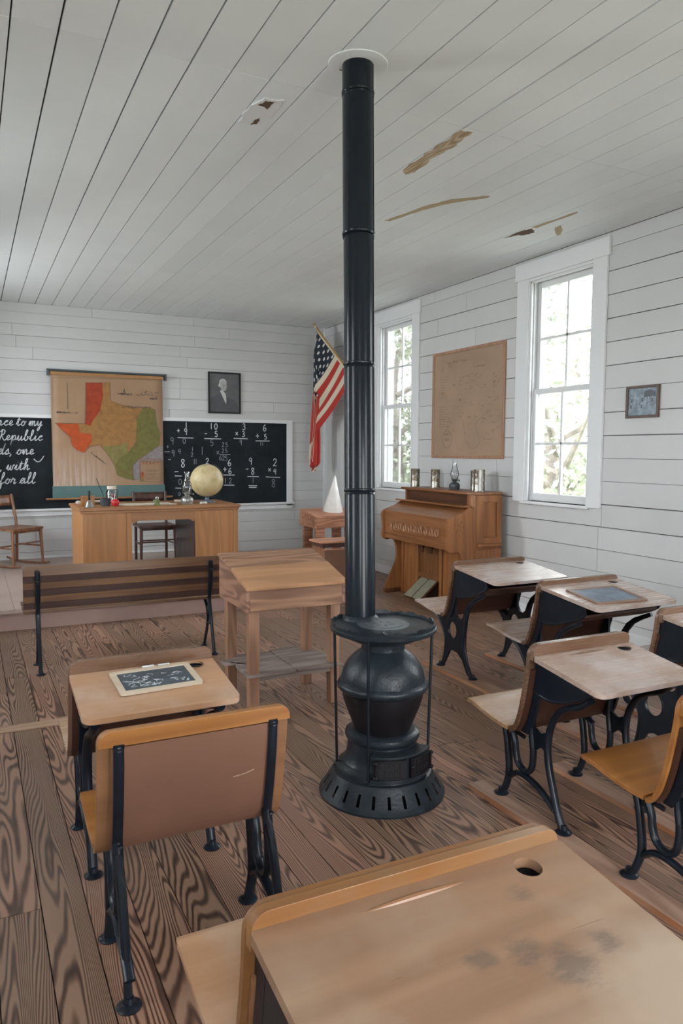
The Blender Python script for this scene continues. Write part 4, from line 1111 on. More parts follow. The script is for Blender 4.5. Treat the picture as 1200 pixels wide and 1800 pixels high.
# ------------------------------------------------------------------ teacher's desk on the platform
t = thing('teacher_desk', 'wide golden oak teacher desk with an open kneehole, on the platform below the wall map', 'desk', (1.745, 7.92, PLAT))
HX, HY = 0.795, 0.415; TZ = 0.76
mb = MB().box((-HX - 0.015, -HY - 0.02, TZ - 0.028), (HX + 0.015, HY + 0.02, TZ)); mb.box((-HX - 0.003, -HY - 0.008, TZ - 0.055), (HX + 0.003, HY + 0.008, TZ - 0.029)); obj('desktop', mb, M['oakx'], t, bevel=0.004)
kx0, kx1 = -0.318, 0.325
for a, b in ((-HX + 0.01, kx0), (kx1, HX - 0.01)):
    mb = MB().box((a, -HY + 0.012, 0.0), (b, HY - 0.01, TZ - 0.056))
    ped = obj('pedestal', mb, M['oak'], t, bevel=0.002)
    mb = MB(); y_ = -HY + 0.012
    for u0, u1 in ((a, a + 0.05), (b - 0.05, b)): mb.box((u0, y_ - 0.012, 0.0), (u1, y_, TZ - 0.056))
    mb.box((a + 0.05, y_ - 0.006, 0.0), (b - 0.05, y_, TZ - 0.056))
    obj('front_panel', mb, M['oak'], ped, bevel=0.0015)
mb = MB(); yk = -HY
arch = [(kx0, TZ - 0.056), (kx0, TZ - 0.165), (kx0 + 0.03, TZ - 0.16), (kx0 + 0.05, TZ - 0.145), (kx0 + 0.075, TZ - 0.14), (kx1 - 0.075, TZ - 0.14), (kx1 - 0.05, TZ - 0.145), (kx1 - 0.03, TZ - 0.16), (kx1, TZ - 0.165), (kx1, TZ - 0.056)]
mb.prism([arch], yk, yk + 0.02, 'XZ'); obj('kneehole_rail', mb, M['oakx'], t, bevel=0.001)
mb = MB().box((kx1 - 0.006, -HY + 0.02, 0), (kx1 - 0.001, HY - 0.02, TZ - 0.06)); obj('inner_side', mb, M['darkchair'], t)

DZ = PLAT + TZ
# hand bell
t = thing('hand_bell', 'silver hand bell with a black handle near the left end of the teacher desk', 'bell', (1.04, 7.60, DZ))
mb = MB().lathe([(0.050, 0), (0.052, 0.004), (0.040, 0.02), (0.030, 0.045), (0.022, 0.060), (0.008, 0.066), (0.006, 0.075)], seg=24); obj('bell_body', mb, M['pewter'], t, smooth=True)
mb = MB().lathe([(0.009, 0.072), (0.013, 0.082), (0.010, 0.10), (0.012, 0.13), (0.014, 0.155), (0.008, 0.168), (0.0, 0.17)], seg=16, cap=False); obj('handle', mb, M['black'], t, smooth=True)
# small wooden box
t = thing('card_box', 'small honey-coloured wooden box behind the hand bell', 'box', (1.06, 7.86, DZ))
mb = MB().box((-0.062, -0.05, 0), (0.062, 0.05, 0.085)); obj('body', mb, M['honey'], t, bevel=0.003)
mb = MB().box((-0.066, -0.054, 0.085), (0.066, 0.054, 0.10)); obj('lid', mb, M['honey'], t, bevel=0.003)
# books / papers stacked left
mb = MB().box((-0.11, -0.08, 0), (0.11, 0.08, 0.014)); o = obj('book', mb, M['hole'], bevel=0.002); o.location = (1.16, 8.10, DZ); o.rotation_euler = (0, 0, 0.1); tag(o, 'thin dark book lying behind the small wooden box', 'book')
mb = MB()
for q in range(3): mb.box((-0.13 + q * 0.006, -0.09, q * 0.008), (0.12 + q * 0.006, 0.09, q * 0.008 + 0.006), 0)
o = obj('paper_stack', mb, M['cream'], bevel=0.001); o.location = (1.13, 8.27, DZ); tag(o, 'low stack of pale papers at the back left corner of the teacher desk', 'papers')
# cup with a pointer
t = thing('glass_cup', 'grey glass cup holding a thin dark pointer, left of the red apple', 'cup', (1.215, 7.76, DZ))
mb = MB().lathe([(0.042, 0.0), (0.046, 0.005), (0.050, 0.075), (0.052, 0.082), (0.046, 0.082), (0.042, 0.01), (0.0, 0.008)], seg=24, cap=False); obj('bowl', mb, M['slate'], t, smooth=True)
mb = MB().lathe([(0.040, 0.05), (0.0, 0.05)], seg=16, cap=False); obj('ink', mb, M['black'], t)
mb = MB().tube([(0.02, 0.0, 0.012), (-0.075, 0.03, 0.275)], [0.003, 0.004], 6); o = obj('pointer', mb, M['black']); o.location = (1.215, 7.76, DZ); tag(o, 'thin dark stick leaning out of the grey cup', 'pointer')
# apple
t = thing('apple', 'single red apple near the front of the teacher desk', 'apple', (1.305, 7.70, DZ))
mb = MB().lathe([(0.0, 0.006), (0.015, 0.0), (0.030, 0.006), (0.040, 0.028), (0.041, 0.045), (0.034, 0.062), (0.020, 0.070), (0.008, 0.066), (0.0, 0.060)], seg=24, cap=False); obj('fruit', mb, M['red'], t, smooth=True)
mb = MB().tube([(0, 0, 0.060), (0.003, 0, 0.082)], 0.002, 6); obj('stem', mb, M['bark'], t)
# candy jar
t = thing('candy_jar', 'glass jar of mixed sweets with a white lid, behind the apple', 'jar', (1.345, 8.14, DZ))
mb = MB().lathe([(0.055, 0.0), (0.060, 0.006), (0.060, 0.125), (0.045, 0.148), (0.043, 0.155)], seg=28); obj('glass_body', mb, M['glass'], t, smooth=True)
r = random.Random(2); mb = MB(); cm = [M['red'], M['cream'], M['hole'], M['teal'], M['chalk']]
for i in range(70):
    a = r.uniform(0, 2 * PI); q = 0.045 * math.sqrt(r.random()); s_ = 0.009
    c0 = (q * math.cos(a), q * math.sin(a), r.uniform(0.012, 0.12))
    mb.lathe([(0, -s_), (s_ * 0.8, -s_ * 0.5), (s_, 0), (s_ * 0.8, s_ * 0.5), (0, s_)], c=c0, seg=6, m=r.randrange(5), cap=False)
o = obj('sweets', mb, cm, t); o['kind'] = 'stuff'
mb = MB().lathe([(0.046, 0.150), (0.048, 0.154), (0.048, 0.180), (0.044, 0.184), (0, 0.184)], seg=28, cap=True); obj('lid', mb, M['cream'], t, smooth=True)
# desk blotter / papers
mb = MB().prism([[(-0.26, -0.13), (0.30, -0.13), (0.26, 0.13), (-0.26, 0.13)]], 0, 0.006); o = obj('open_papers', mb, M['cream'], bevel=0.001); o.location = (1.64, 7.86, DZ); tag(o, 'large flat sheet of cream paper in the middle of the teacher desk', 'paper')
# figurine
t = thing('figurine', 'small green and pewter figurine in front of the paper on the teacher desk', 'ornament', (1.715, 7.66, DZ))
mb = MB().lathe([(0.034, 0), (0.036, 0.008), (0.026, 0.014), (0.024, 0.03), (0.030, 0.045), (0.022, 0.058), (0.012, 0.062)], seg=18); obj('body', mb, M['green'], t, smooth=True)
mb = MB().lathe([(0.0, 0.052), (0.014, 0.058), (0.019, 0.072), (0.014, 0.086), (0, 0.090)], seg=16, cap=False); mb.tube([(-0.028, 0, 0.06), (-0.034, 0, 0.036), (-0.02, -0.01, 0.02)], 0.007, 8); obj('head', mb, M['pewter'], t, smooth=True)

# oil lamps
def oil_lamp(label, x, y, z, s, metal, group=None):
    t = thing('oil_lamp', label, 'oil lamp', (x, y, z), 0, group)
    k = s
    mb = MB().lathe([(0.058 * k, 0), (0.060 * k, 0.006 * k), (0.056 * k, 0.012 * k), (0.060 * k, 0.028 * k), (0.060 * k, 0.050 * k), (0.048 * k, 0.066 * k), (0.024 * k, 0.078 * k), (0.020 * k, 0.088 * k)], seg=28); obj('font', mb, metal, t, smooth=True)
    mb = MB().lathe([(0.020 * k, 0.086 * k), (0.030 * k, 0.094 * k), (0.034 * k, 0.102 * k), (0.030 * k, 0.110 * k)], seg=20)
    mb.tube([(0.03 * k, 0, 0.095 * k), (0.062 * k, 0, 0.095 * k)], 0.0025 * k, 6); mb.tube([(0.062 * k, 0, 0.087 * k), (0.062 * k, 0, 0.103 * k)], 0.006 * k, 8)
    for q in range(4):
        a = q * PI / 2; mb.tube(smooth_line([(0.028 * k * math.cos(a), 0.028 * k * math.sin(a), 0.104 * k), (0.044 * k * math.cos(a), 0.044 * k * math.sin(a), 0.112 * k), (0.040 * k * math.cos(a), 0.040 * k * math.sin(a), 0.128 * k)], 3), 0.002 * k, 5)
    obj('burner', mb, metal, t, smooth=True)
    mb = MB().lathe([(0.030 * k, 0.108 * k), (0.034 * k, 0.125 * k), (0.047 * k, 0.150 * k), (0.048 * k, 0.168 * k), (0.040 * k, 0.200 * k), (0.028 * k, 0.240 * k), (0.022 * k, 0.275 * k), (0.024 * k, 0.300 * k), (0.027 * k, 0.315 * k)], seg=32, cap=False); obj('chimney', mb, M['glass'], t, smooth=True)
oil_lamp('oil lamp with clear glass chimney left of the globe on the teacher desk', 2.055, 7.76, DZ, 1.08, M['pewter'])
# globe
t = thing('globe', 'old yellowed globe on a low stand at the right of the teacher desk', 'globe', (2.31, 7.90, DZ))
gm, nt, b = newmat('yellowed_globe_paper')
v = coords(nt); n_ = noise(nt, v, 9.0, 5, 0.6)
c = ramp(nt, n_, [(0.45, (0.58, 0.48, 0.27)), (0.56, (0.50, 0.40, 0.20)), (0.66, (0.40, 0.33, 0.17))])
n2 = ramp(nt, noise(nt, v, 22, 3), [(0.62, (0, 0, 0)), (0.72, (1, 1, 1))]); c = mix(nt, math_node(nt, 'MULTIPLY', n2, 0.35), c, (0.30, 0.26, 0.14))
link(nt, c, b.inputs['Base Color']); b.inputs['Roughness'].default_value = 0.4
R_ = 0.178; gz = 0.240
mb = MB().lathe([(max(R_ * math.sin(a * PI / 24), 0.0005), -R_ * math.cos(a * PI / 24)) for a in range(25)], seg=48, cap=False); pass
o = obj('sphere', mb, [gm, M['hole']], t, smooth=True); o.location = (0, 0, gz); o.rotation_euler = (0.1, 0.40, 0)
mb = MB(); mb.tube([( (R_ + 0.014) * math.cos(a), 0, gz + (R_ + 0.014) * math.sin(a)) for a in [math.radians(66 - 156 * i / 28 + 0) for i in range(29)]], [(0.0035, 0.010)] * 29, 8, flat=(0, 1, 0)); obj('meridian_arm', mb, M['rod'], t, smooth=True)
mb = MB().lathe([(0.095, 0.0), (0.098, 0.006), (0.085, 0.014), (0.045, 0.022), (0.022, 0.034), (0.018, 0.052)], seg=32); obj('stand', mb, M['slateblue'], t, smooth=True)
mb = MB()
r = random.Random(5)
for i in range(3): mb.lathe([(0.0, 0), (0.016, 0.004), (0.018, 0.014), (0.010, 0.024), (0, 0.027)], c=(i * 0.024 - 0.024, r.uniform(-.01, .01), 0), seg=12, cap=False)
o = obj('shell_ornament', mb, M['cream'], smooth=True); o.location = (2.205, 7.66, DZ); tag(o, 'little white lumpy ornament in front of the globe stand', 'ornament')
mb = MB().box((-0.10, -0.06, 0), (0.10, 0.06, 0.028)); mb.box((-0.098, -0.062, 0.004), (0.102, 0.058, 0.024), 1); o = obj('book', mb, [M['pinkback'], M['cream']], bevel=0.002); o.location = (2.10, 8.10, DZ); o.rotation_euler = (0, 0, -0.2); tag(o, 'worn brown book lying between the lamp and the globe', 'book')

# ------------------------------------------------------------------ chairs
def tbox(mb, a, b, w, d, m=0):
    mb.tube([a, b], [(w / 2, d / 2), (w / 2, d / 2)], 8, m)
def make_chair(name, label, cat, x, y, z, rz, wm, rock=False, slats=2, hback=0.80):
    t = thing(name, label, cat, (x, y, z), rz)
    # faces -Y; seat 0.43 wide
    for q in (-1, 1):
        mb = MB().tube([(q * 0.205, -0.20, 0.0 if not rock else 0.03), (q * 0.195, -0.185, 0.42)], [0.015, 0.019], 10); obj('leg', mb, wm, t, smooth=True)
        mb = MB().tube(smooth_line([(q * 0.185, 0.20, 0.0 if not rock else 0.03), (q * 0.185, 0.19, 0.42), (q * 0.19, 0.23, 0.62), (q * 0.195, 0.275, hback)], 4), 0.017, 10); obj('back_post', mb, wm, t, smooth=True)
        if rock:
            mb = MB().tube(smooth_line([(q * 0.205, -0.30, 0.035), (q * 0.203, -0.18, 0.018), (q * 0.195, 0.02, 0.013), (q * 0.187, 0.22, 0.022), (q * 0.185, 0.36, 0.05)], 4), [(0.014, 0.013)] * 17, 8); obj('rocker', mb, wm, t, smooth=True)
    mb = MB().prism([rrect(-0.225, -0.225, 0.225, 0.205, 0.04)], 0.418, 0.442); mb.box((-0.19, -0.18, 0.385), (0.19, -0.165, 0.42)); obj('seat', mb, wm, t, bevel=0.007)
    mb = MB()
    for z_ in (0.22, 0.24): pass
    mb.tube([(-0.2, -0.193, 0.27), (0.2, -0.193, 0.27)], 0.009, 8); mb.tube([(-0.186, 0.195, 0.20), (0.186, 0.195, 0.20)], 0.009, 8)
    for q in (-1, 1): mb.tube([(q * 0.2, -0.193, 0.22), (q * 0.185, 0.195, 0.22)], 0.010, 8)
    obj('stretcher', mb, wm, t, smooth=True)
    for z0_, z1_ in ([(hback - 0.13, hback - 0.01)] if slats == 1 else [(hback - 0.11, hback - 0.01), (hback - 0.26, hback - 0.19)]):
        mb = MB().grid(13, 4, lambda u, v, z0_=z0_, z1_=z1_: (-0.19 + 0.38 * u, 0.205 + (0.265 - 0.205) * ((z0_ + (z1_ - z0_) * v) - 0.45) / (hback - 0.45) + 0.02 + 0.018 * math.sin(PI * u), z0_ + (z1_ - z0_) * v), uv=False)
        o = obj('back_slat', mb, wm, t, smooth=True); sld = o.modifiers.new('thick', 'SOLIDIFY'); sld.thickness = 0.014; sld.offset = 0
    return t
make_chair('rocking_chair', 'brown wooden rocking chair at the left edge, in front of the blackboard', 'chair', 0.445, 9.22, PLAT, math.radians(38), M['chair'], True, 1, 0.80)
make_chair('wooden_chair', 'dark wooden chair tucked behind the teacher desk, seen through its kneehole', 'chair', 1.965, 8.93, PLAT, 0, M['darkchair'], False, 2, 0.82)

# ------------------------------------------------------------------ pump organ against the right wall
OY0, OY1 = 5.60, 6.85
t = thing('pump_organ', 'brown oak pump organ with a closed lid and carved front, against the right wall', 'organ', (0, 0, 0))
t.location = (4.2, 6.22, 0)
ox, oy = 4.2, 6.22
def O(x, y, z): return (x - ox, y - oy, z)
def OB(mb, x0, x1, y0, y1, z0, z1, m=0): mb.box(O(x0, y0, z0), O(x1, y1, z1), m); return mb
# upper case
mb = MB()
OB(mb, 4.20, 4.50, OY0 + 0.0, OY0 + 0.022, 0.02, 1.105); OB(mb, 4.20, 4.50, OY1 - 0.022, OY1, 0.02, 1.105); OB(mb, 4.48, 4.50, OY0, OY1, 0.02, 1.105)
obj('case', mb, M['organ'], t, bevel=0.002)
mb = MB().prism([[(4.50 - ox, OY0 - 0.02 - oy), (4.50 - ox, OY1 + 0.02 - oy), (4.155 - ox, OY1 + 0.02 - oy), (4.155 - ox, OY0 + 0.12 - oy), (4.165 - ox, OY0 + 0.04 - oy), (4.20 - ox, OY0 - 0.02 - oy)]], 1.105, 1.128); obj('top_board', mb, M['organy'], t, bevel=0.004)
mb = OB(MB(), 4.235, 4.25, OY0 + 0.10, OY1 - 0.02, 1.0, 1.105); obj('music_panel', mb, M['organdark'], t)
# rounded front-right corner of the case
mb = MB().prism([[(4.235 - ox, OY0 + 0.105 - oy), (4.178 - ox, OY0 + 0.105 - oy), (4.176 - ox, OY0 + 0.06 - oy), (4.186 - ox, OY0 + 0.02 - oy), (4.21 - ox, OY0 - 0.003 - oy), (4.25 - ox, OY0 - 0.003 - oy), (4.25 - ox, OY0 + 0.03 - oy), (4.235 - ox, OY0 + 0.03 - oy)]], 0.40, 1.105); obj('corner_post', mb, M['organ'], t, smooth=True)
# framed side panel with a moulded shelf rail
def P_side(pts): return [(a - ox, b) for a, b in pts]
mb = MB()
fr = [P_side([(4.21, 0.635), (4.50, 0.635), (4.50, 1.10), (4.21, 1.10)]), P_side([(4.29, 0.70), (4.445, 0.70), (4.445, 1.035), (4.29, 1.035)])]
mb.prism(fr, OY0 - 0.010 - oy, OY0 - oy, 'XZ')
mb.tube([O(4.29, OY0 - 0.011, 0.70), O(4.445, OY0 - 0.011, 0.70), O(4.445, OY0 - 0.011, 1.035), O(4.29, OY0 - 0.011, 1.035)], 0.005, 6, closed=True)
obj('side_frame', mb, M['organ'], t, bevel=0.002)
mb = MB().tube([O(4.215, OY0 - 0.016, 0.628), O(4.49, OY0 - 0.016, 0.628)], [0.020, 0.020], 12); mb.tube([O(4.22, OY0 - 0.010, 0.602), O(4.48, OY0 - 0.010, 0.602)], 0.012, 10); obj('moulding', mb, M['organ'], t, smooth=True)
mb = OB(MB(), 4.21, 4.50, OY0 - 0.012, OY0, 0.02, 0.595); obj('lower_side_panel', mb, M['organ'], t, bevel=0.002)
# shelf above the lid
mb = OB(MB(), 4.085, 4.24, OY0 + 0.035, OY1 + 0.015, 0.985, 1.003); obj('shelf', mb, M['organy'], t, bevel=0.005)
# cheeks with their scrolled outline
cheek = [(4.235, 0.985), (4.135, 0.985), (4.105, 0.965), (4.05, 0.935), (3.985, 0.913), (3.925, 0.893), (3.898, 0.872), (3.889, 0.835), (3.897, 0.775), (3.905, 0.715), (3.899, 0.655), (3.897, 0.615), (3.908, 0.590), (3.936, 0.575), (3.965, 0.572), (3.995, 0.580), (4.022, 0.577), (4.045, 0.560), (4.062, 0.525)]
legL = [(4.075, 0.47), (4.082, 0.40), (4.068, 0.33), (4.035, 0.255), (3.992, 0.18), (3.958, 0.10), (3.942, 0.045), (3.925, 0.03), (3.925, 0.0), (4.235, 0.0)]
for y_, nm in ((OY1 - 0.042, 'cheek'), (OY0 + 0.014, 'cheek')):
    mb = MB().prism([P_side(cheek + legL)], y_ - oy, y_ + 0.030 - oy, 'XZ'); ck = obj(nm, mb, M['organ'], t, bevel=0.004)
    if y_ < 6:
        mb = MB()   # incised leaf ornament
        for q in range(7):
            a = q * 2 * PI / 7
            c0 = (4.03, 0.80)
            mb.tube([O(c0[0] + r_ * math.cos(a + w_), y_ - 0.001, c0[1] + r_ * 1.5 * math.sin(a + w_)) for r_, w_ in ((0.01, 0), (0.03, 0.3), (0.052, 0.2), (0.060, -0.1))], 0.0028, 5)
        obj('carving', mb, M['organ'], ck, smooth=True)
# lid and keyboard front
mb = MB().hexa([O(3.925, OY0 + 0.045, 0.872), O(4.16, OY0 + 0.045, 0.962), O(4.16, OY1 - 0.045, 0.962), O(3.925, OY1 - 0.045, 0.872)], [O(3.920, OY0 + 0.045, 0.888), O(4.155, OY0 + 0.045, 0.980), O(4.155, OY1 - 0.045, 0.980), O(3.920, OY1 - 0.045, 0.888)])
lid_ = obj('fallboard', mb, M['organy'], t, bevel=0.003)
mb = OB(MB(), 3.918, 3.935, OY0 + 0.045, OY1 - 0.045, 0.80, 0.886); OB(mb, 3.925, 3.945, OY0 + 0.045, OY1 - 0.045, 0.64, 0.80); OB(mb, 3.920, 4.20, OY0 + 0.045, OY1 - 0.045, 0.595, 0.640)
mb.tube([O(3.918, OY0 + 0.05, 0.845), O(3.918, OY1 - 0.05, 0.845)], 0.006, 8); mb.tube([O(3.922, OY0 + 0.05, 0.655), O(3.922, OY1 - 0.05, 0.655)], 0.006, 8)
front = obj('keyboard_front', mb, M['organy'], t, bevel=0.002)
mb = MB(); r = random.Random(9)
for k in range(18):      # scrolling leaf relief
    yc = OY0 + 0.22 + k * (OY1 - OY0 - 0.44) / 17; zc = 0.738; s_ = 1 if k % 2 else -1
    for w_ in (0, 1, 2):
        pts = []
        for j in range(7):
            a = j / 6 * PI * 1.5 + w_ * 2.1; rad = 0.010 + 0.028 * j / 6
            pts.append(O(3.919, yc + rad * math.cos(a) * 1.1, zc + s_ * rad * math.sin(a) * 1.3))
        mb.tube(pts, [0.003, .005, .0065, .0075, .0065, .005, .003], 6)
obj('leaf_carving', mb, M['carve'], front, smooth=True)
# lower front
for ya_, yb2 in ((OY0 + 0.045, 6.075), (6.47, OY1 - 0.045)):
    mb = OB(MB(), 4.14, 4.155, ya_, yb2, 0.0, 0.595); OB(mb, 4.125, 4.14, ya_, ya_ + 0.045, 0.0, 0.595); OB(mb, 4.125, 4.14, yb2 - 0.045, yb2, 0, 0.595)
    obj('lower_front', mb, M['organ'], t, bevel=0.002)
mb = OB(MB(), 4.155, 4.170, 6.075, 6.47, 0.25, 0.595); OB(mb, 4.138, 4.155, 6.075, 6.47, 0.215, 0.262)
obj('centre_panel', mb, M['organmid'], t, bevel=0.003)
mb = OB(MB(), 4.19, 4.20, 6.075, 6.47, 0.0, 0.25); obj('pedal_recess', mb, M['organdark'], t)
for y_ in (6.140, 6.292):
    mb = MB().hexa([O(3.955, y_ + 0.005, 0.020), O(4.185, y_, 0.205), O(4.185, y_ + 0.145, 0.205), O(3.955, y_ + 0.148, 0.020)], [O(3.945, y_ + 0.005, 0.036), O(4.175, y_, 0.222), O(4.175, y_ + 0.145, 0.222), O(3.945, y_ + 0.148, 0.036)])
    pd = obj('pedal', mb, M['organdark'], t, bevel=0.003)
    mb = MB().hexa([O(3.951, y_ + 0.012, 0.035), O(4.172, y_ + 0.007, 0.2225), O(4.172, y_ + 0.143, 0.2225), O(3.951, y_ + 0.148, 0.035)], [O(3.949, y_ + 0.012, 0.041), O(4.170, y_ + 0.007, 0.2285), O(4.170, y_ + 0.143, 0.2285), O(3.949, y_ + 0.148, 0.041)])
    obj('pedal_carpet', mb, M['felt'], pd)
for y_ in (6.17, 6.33):
    mb = MB().prism([P_side([(4.07, 0.60), (4.12, 0.60), (4.115, 0.55), (4.095, 0.52), (4.10, 0.50), (4.085, 0.485), (4.07, 0.505), (4.078, 0.53), (4.072, 0.56)])], y_ - oy - 0.02, y_ - oy + 0.02, 'XZ'); obj('knee_lever', mb, M['organdark'], t, bevel=0.004)
for y_, z_ in ((OY1 - 0.10, 0.93),):
    mb = MB().box(O(3.97, y_ - 0.01, 0.905), O(4.10, y_ + 0.0, 0.912)); 
mb = OB(MB(), 3.93, 4.14, OY1 - 0.052, OY1 + 0.002, 0.0, 0.045); obj('foot', mb, M['organdark'], t, bevel=0.006)

# canisters and lamp on the organ
cmn, nt, b = newmat('engraved_tin')
v = coords(nt, (1, 1, 0.8)); n_ = noise(nt, v, 26, 3, 0.55, dist=1.4)
c = ramp(nt, n_, [(0.44, (0.42, 0.40, 0.36)), (0.52, (0.10, 0.075, 0.05)), (0.60, (0.20, 0.16, 0.10))])
link(nt, c, b.inputs['Base Color']); b.inputs['Metallic'].default_value = 0.7; b.inputs['Roughness'].default_value = 0.34; bump(nt, b, n_, 0.3, 0.003)
def canister(label, x, y, r, h, bright=False):
    t = thing('tin_canister', label, 'canister', (x, y, 1.1285), 0, 'tin canisters on the organ')
    mb = MB().lathe([(r, 0), (r + 0.001, 0.004), (r, 0.008), (r, h - 0.008), (r + 0.001, h - 0.004), (r, h), (r - 0.004, h), (r - 0.005, 0.01), (0, 0.01)], seg=32, cap=False)
    obj('body', mb, cmn, t, smooth=True)
    if bright:
        mb = MB().grid(6, 2, lambda u, v: ((r + 0.0012) * math.cos(-2.35 + u * 0.75), (r + 0.0012) * math.sin(-2.35 + u * 0.75), 0.01 + v * (h - 0.02)), uv=False); obj('bright_band', mb, M['pewter'], t, smooth=True)
canister('engraved tin canister at the left end of the organ top, against the window', 4.28, 6.78, 0.048, 0.195)
canister('engraved tin canister standing alone, second from the left on the organ top', 4.35, 6.50, 0.048, 0.195)
canister('darker tin canister half hidden behind the shinier one on the organ', 4.39, 5.86, 0.050, 0.195)
canister('shiny tin canister in front of the darker one, right end of the organ', 4.31, 5.70, 0.054, 0.21, True)
oil_lamp('small dark oil lamp with a thin clear chimney, in the middle of the organ top', 4.36, 6.17, 1.1285, 0.92, M['rod'])

# ------------------------------------------------------------------ handwriting
DIG = {
 '0': [[(.5, 1), (.15, .8), (.08, .4), (.3, .02), (.6, .03), (.85, .4), (.8, .8), (.5, 1)]],
 '1': [[(.5, 1), (.5, 0)]],
 '2': [[(.1, .75), (.3, .98), (.65, .95), (.75, .68), (.45, .35), (.08, .03), (.4, .08), (.9, .02)]],
 '3': [[(.15, .88), (.45, 1), (.78, .8), (.45, .55), (.35, .54)], [(.4, .54), (.8, .38), (.7, .08), (.35, .0), (.08, .15)]],
 '4': [[(.35, .95), (.1, .45), (.85, .5)], [(.7, .95), (.65, 0)]],
 '5': [[(.8, .97), (.25, .97)], [(.25, .97), (.2, .58), (.5, .62), (.82, .38), (.6, .03), (.12, .08)]],
 '6': [[(.7, 1), (.3, .75), (.12, .3), (.4, .0), (.8, .2), (.65, .5), (.2, .35)]],
 '8': [[(.75, .85), (.4, 1), (.2, .78), (.5, .52), (.82, .25), (.5, .0), (.18, .2), (.45, .5), (.78, .8), (.6, .98)]],
 '9': [[(.8, .8), (.5, 1), (.2, .75), (.45, .5), (.78, .7), (.78, .85), (.72, .4), (.68, 0)]],
 '+': [[(.5, 1), (.5, 0)], [(.05, .5), (.95, .5)]], '-': [[(0, .5), (1, .5)]], 'x': [[(.1, .9), (.9, .1)], [(.85, .95), (.15, .05)]],
}
def centre_strokes(mb, ch, x, z, h, y, w, m=0):
    wd = h * (0.62 if ch not in '+-x' else 0.9)
    for s in DIG[ch]:
        pts = [(x + (a - 0.5) * wd, y, z + ((b_ - 0.5) * h if ch != '-' else 0)) for a, b_ in s]
        mb.strip(smooth_line(pts, 5), w, (0, -1, 0), m, 0.0006)
CUR = {  # joined-up letters, x height 1; each ends at its advance
 'a': ([[(0, .1), (.25, .35), (.85, .95), (.45, 1), (.2, .5), (.45, .05), (.8, .3), (.95, .95), (.9, .3), (1.05, .05), (1.3, .3)]], 1.3),
 'b': ([[(0, .2), (.35, 1.1), (.5, 2.0), (.3, 2.1), (.2, 1.2), (.25, .2), (.5, 0), (.8, .4), (.65, .85), (.8, .7), (1.1, .75)]], 1.1),
 'c': ([[(0, .2), (.3, .6), (.8, .9), (.5, 1), (.2, .5), (.5, .02), (1.0, .3)]], 1.0),
 'd': ([[(0, .2), (.8, .9), (.4, 1), (.15, .5), (.4, .05), (.8, .4), (1.1, 2.1), (.9, .3), (1.1, .05), (1.35, .3)]], 1.35),
 'e': ([[(0, .2), (.5, .5), (.65, .85), (.4, 1), (.2, .6), (.4, .05), (.95, .3)]], .95),
 'f': ([[(0, .2), (.5, 1.3), (.6, 2.0), (.35, 2.0), (.25, 0), (.2, -.9), (.4, -.8), (.45, 0), (.9, .3)]], .9),
 'g': ([[(0, .2), (.8, .95), (.4, 1), (.2, .5), (.45, .1), (.85, .9), (.75, -.6), (.4, -.9), (.5, -.4), (1.2, .3)]], 1.2),
 'h': ([[(0, .2), (.4, 1.3), (.5, 2.1), (.25, 2.0), (.2, 0), (.5, .85), (.75, .9), (.75, .2), (.9, .02), (1.2, .3)]], 1.2),
 'i': ([[(0, .2), (.35, 1), (.3, .2), (.5, .03), (.75, .3)], [(.42, 1.45), (.46, 1.5)]], .75),
 'l': ([[(0, .2), (.45, 1.3), (.5, 2.0), (.28, 2.05), (.2, .9), (.3, .1), (.5, .03), (.8, .3)]], .8),
 'm': ([[(0, .2), (.2, 1), (.25, 0), (.5, .95), (.65, .8), (.65, 0), (.9, .95), (1.1, .8), (1.1, .2), (1.25, .02), (1.5, .3)]], 1.5),
 'n': ([[(0, .2), (.2, 1), (.25, 0), (.55, .95), (.75, .8), (.75, .2), (.9, .02), (1.2, .3)]], 1.2),
 'o': ([[(0, .2), (.5, 1), (.2, .7), (.25, .15), (.6, .05), (.8, .55), (.55, 1), (.7, .8), (1.05, .85)]], 1.05),
 'p': ([[(0, .2), (.25, 1), (.2, -1.0), (.35, .6), (.65, 1), (.85, .5), (.55, .05), (.35, .1), (1.15, .2)]], 1.15),
 'r': ([[(0, .2), (.3, 1.1), (.35, .85), (.7, .85), (.6, .2), (.75, .02), (1.0, .3)]], 1.0),
 's': ([[(0, .2), (.45, 1.05), (.5, .7), (.65, .25), (.35, .0), (.15, .1), (.95, .25)]], .95),
 't': ([[(0, .2), (.35, 1.7), (.3, .25), (.45, .03), (.8, .3)], [(.05, 1.2), (.7, 1.25)]], .8),
 'u': ([[(0, .2), (.2, 1), (.2, .25), (.45, .02), (.8, .9), (.75, .2), (.95, .03), (1.2, .3)]], 1.2),
 'w': ([[(0, .2), (.2, 1), (.25, .1), (.5, .1), (.65, .9), (.7, .1), (.95, .1), (1.1, .95), (1.35, .85)]], 1.35),
 'y': ([[(0, .2), (.2, 1), (.25, .3), (.5, .1), (.85, 1), (.7, -.7), (.4, -.95), (.5, -.4), (1.15, .3)]], 1.15),
 'R': ([[(.2, 1.7), (.45, 1.9), (.25, 0)], [(.1, 1.6), (.4, 2.1), (.9, 1.9), (.8, 1.2), (.45, 1.0), (.9, .2), (1.2, .0), (1.35, .2)]], 1.3),
 ',': ([[(.1, .1), (.15, -.1), (0, -.4)]], .5), ' ': ([], .55)}
def cursive(mb, text, x, z, s, y, w, right=None):
    adv = sum(CUR[c][1] for c in text) * s
    if right is not None: x = right - adv
    for ch in text:
        for st_ in CUR[ch][0]:
            mb.strip(smooth_line([(x + a * s + b_ * s * 0.22, y, z + b_ * s) for a, b_ in st_], 5), w, (0, -1, 0), 0, 0.0006)
        x += CUR[ch][1] * s

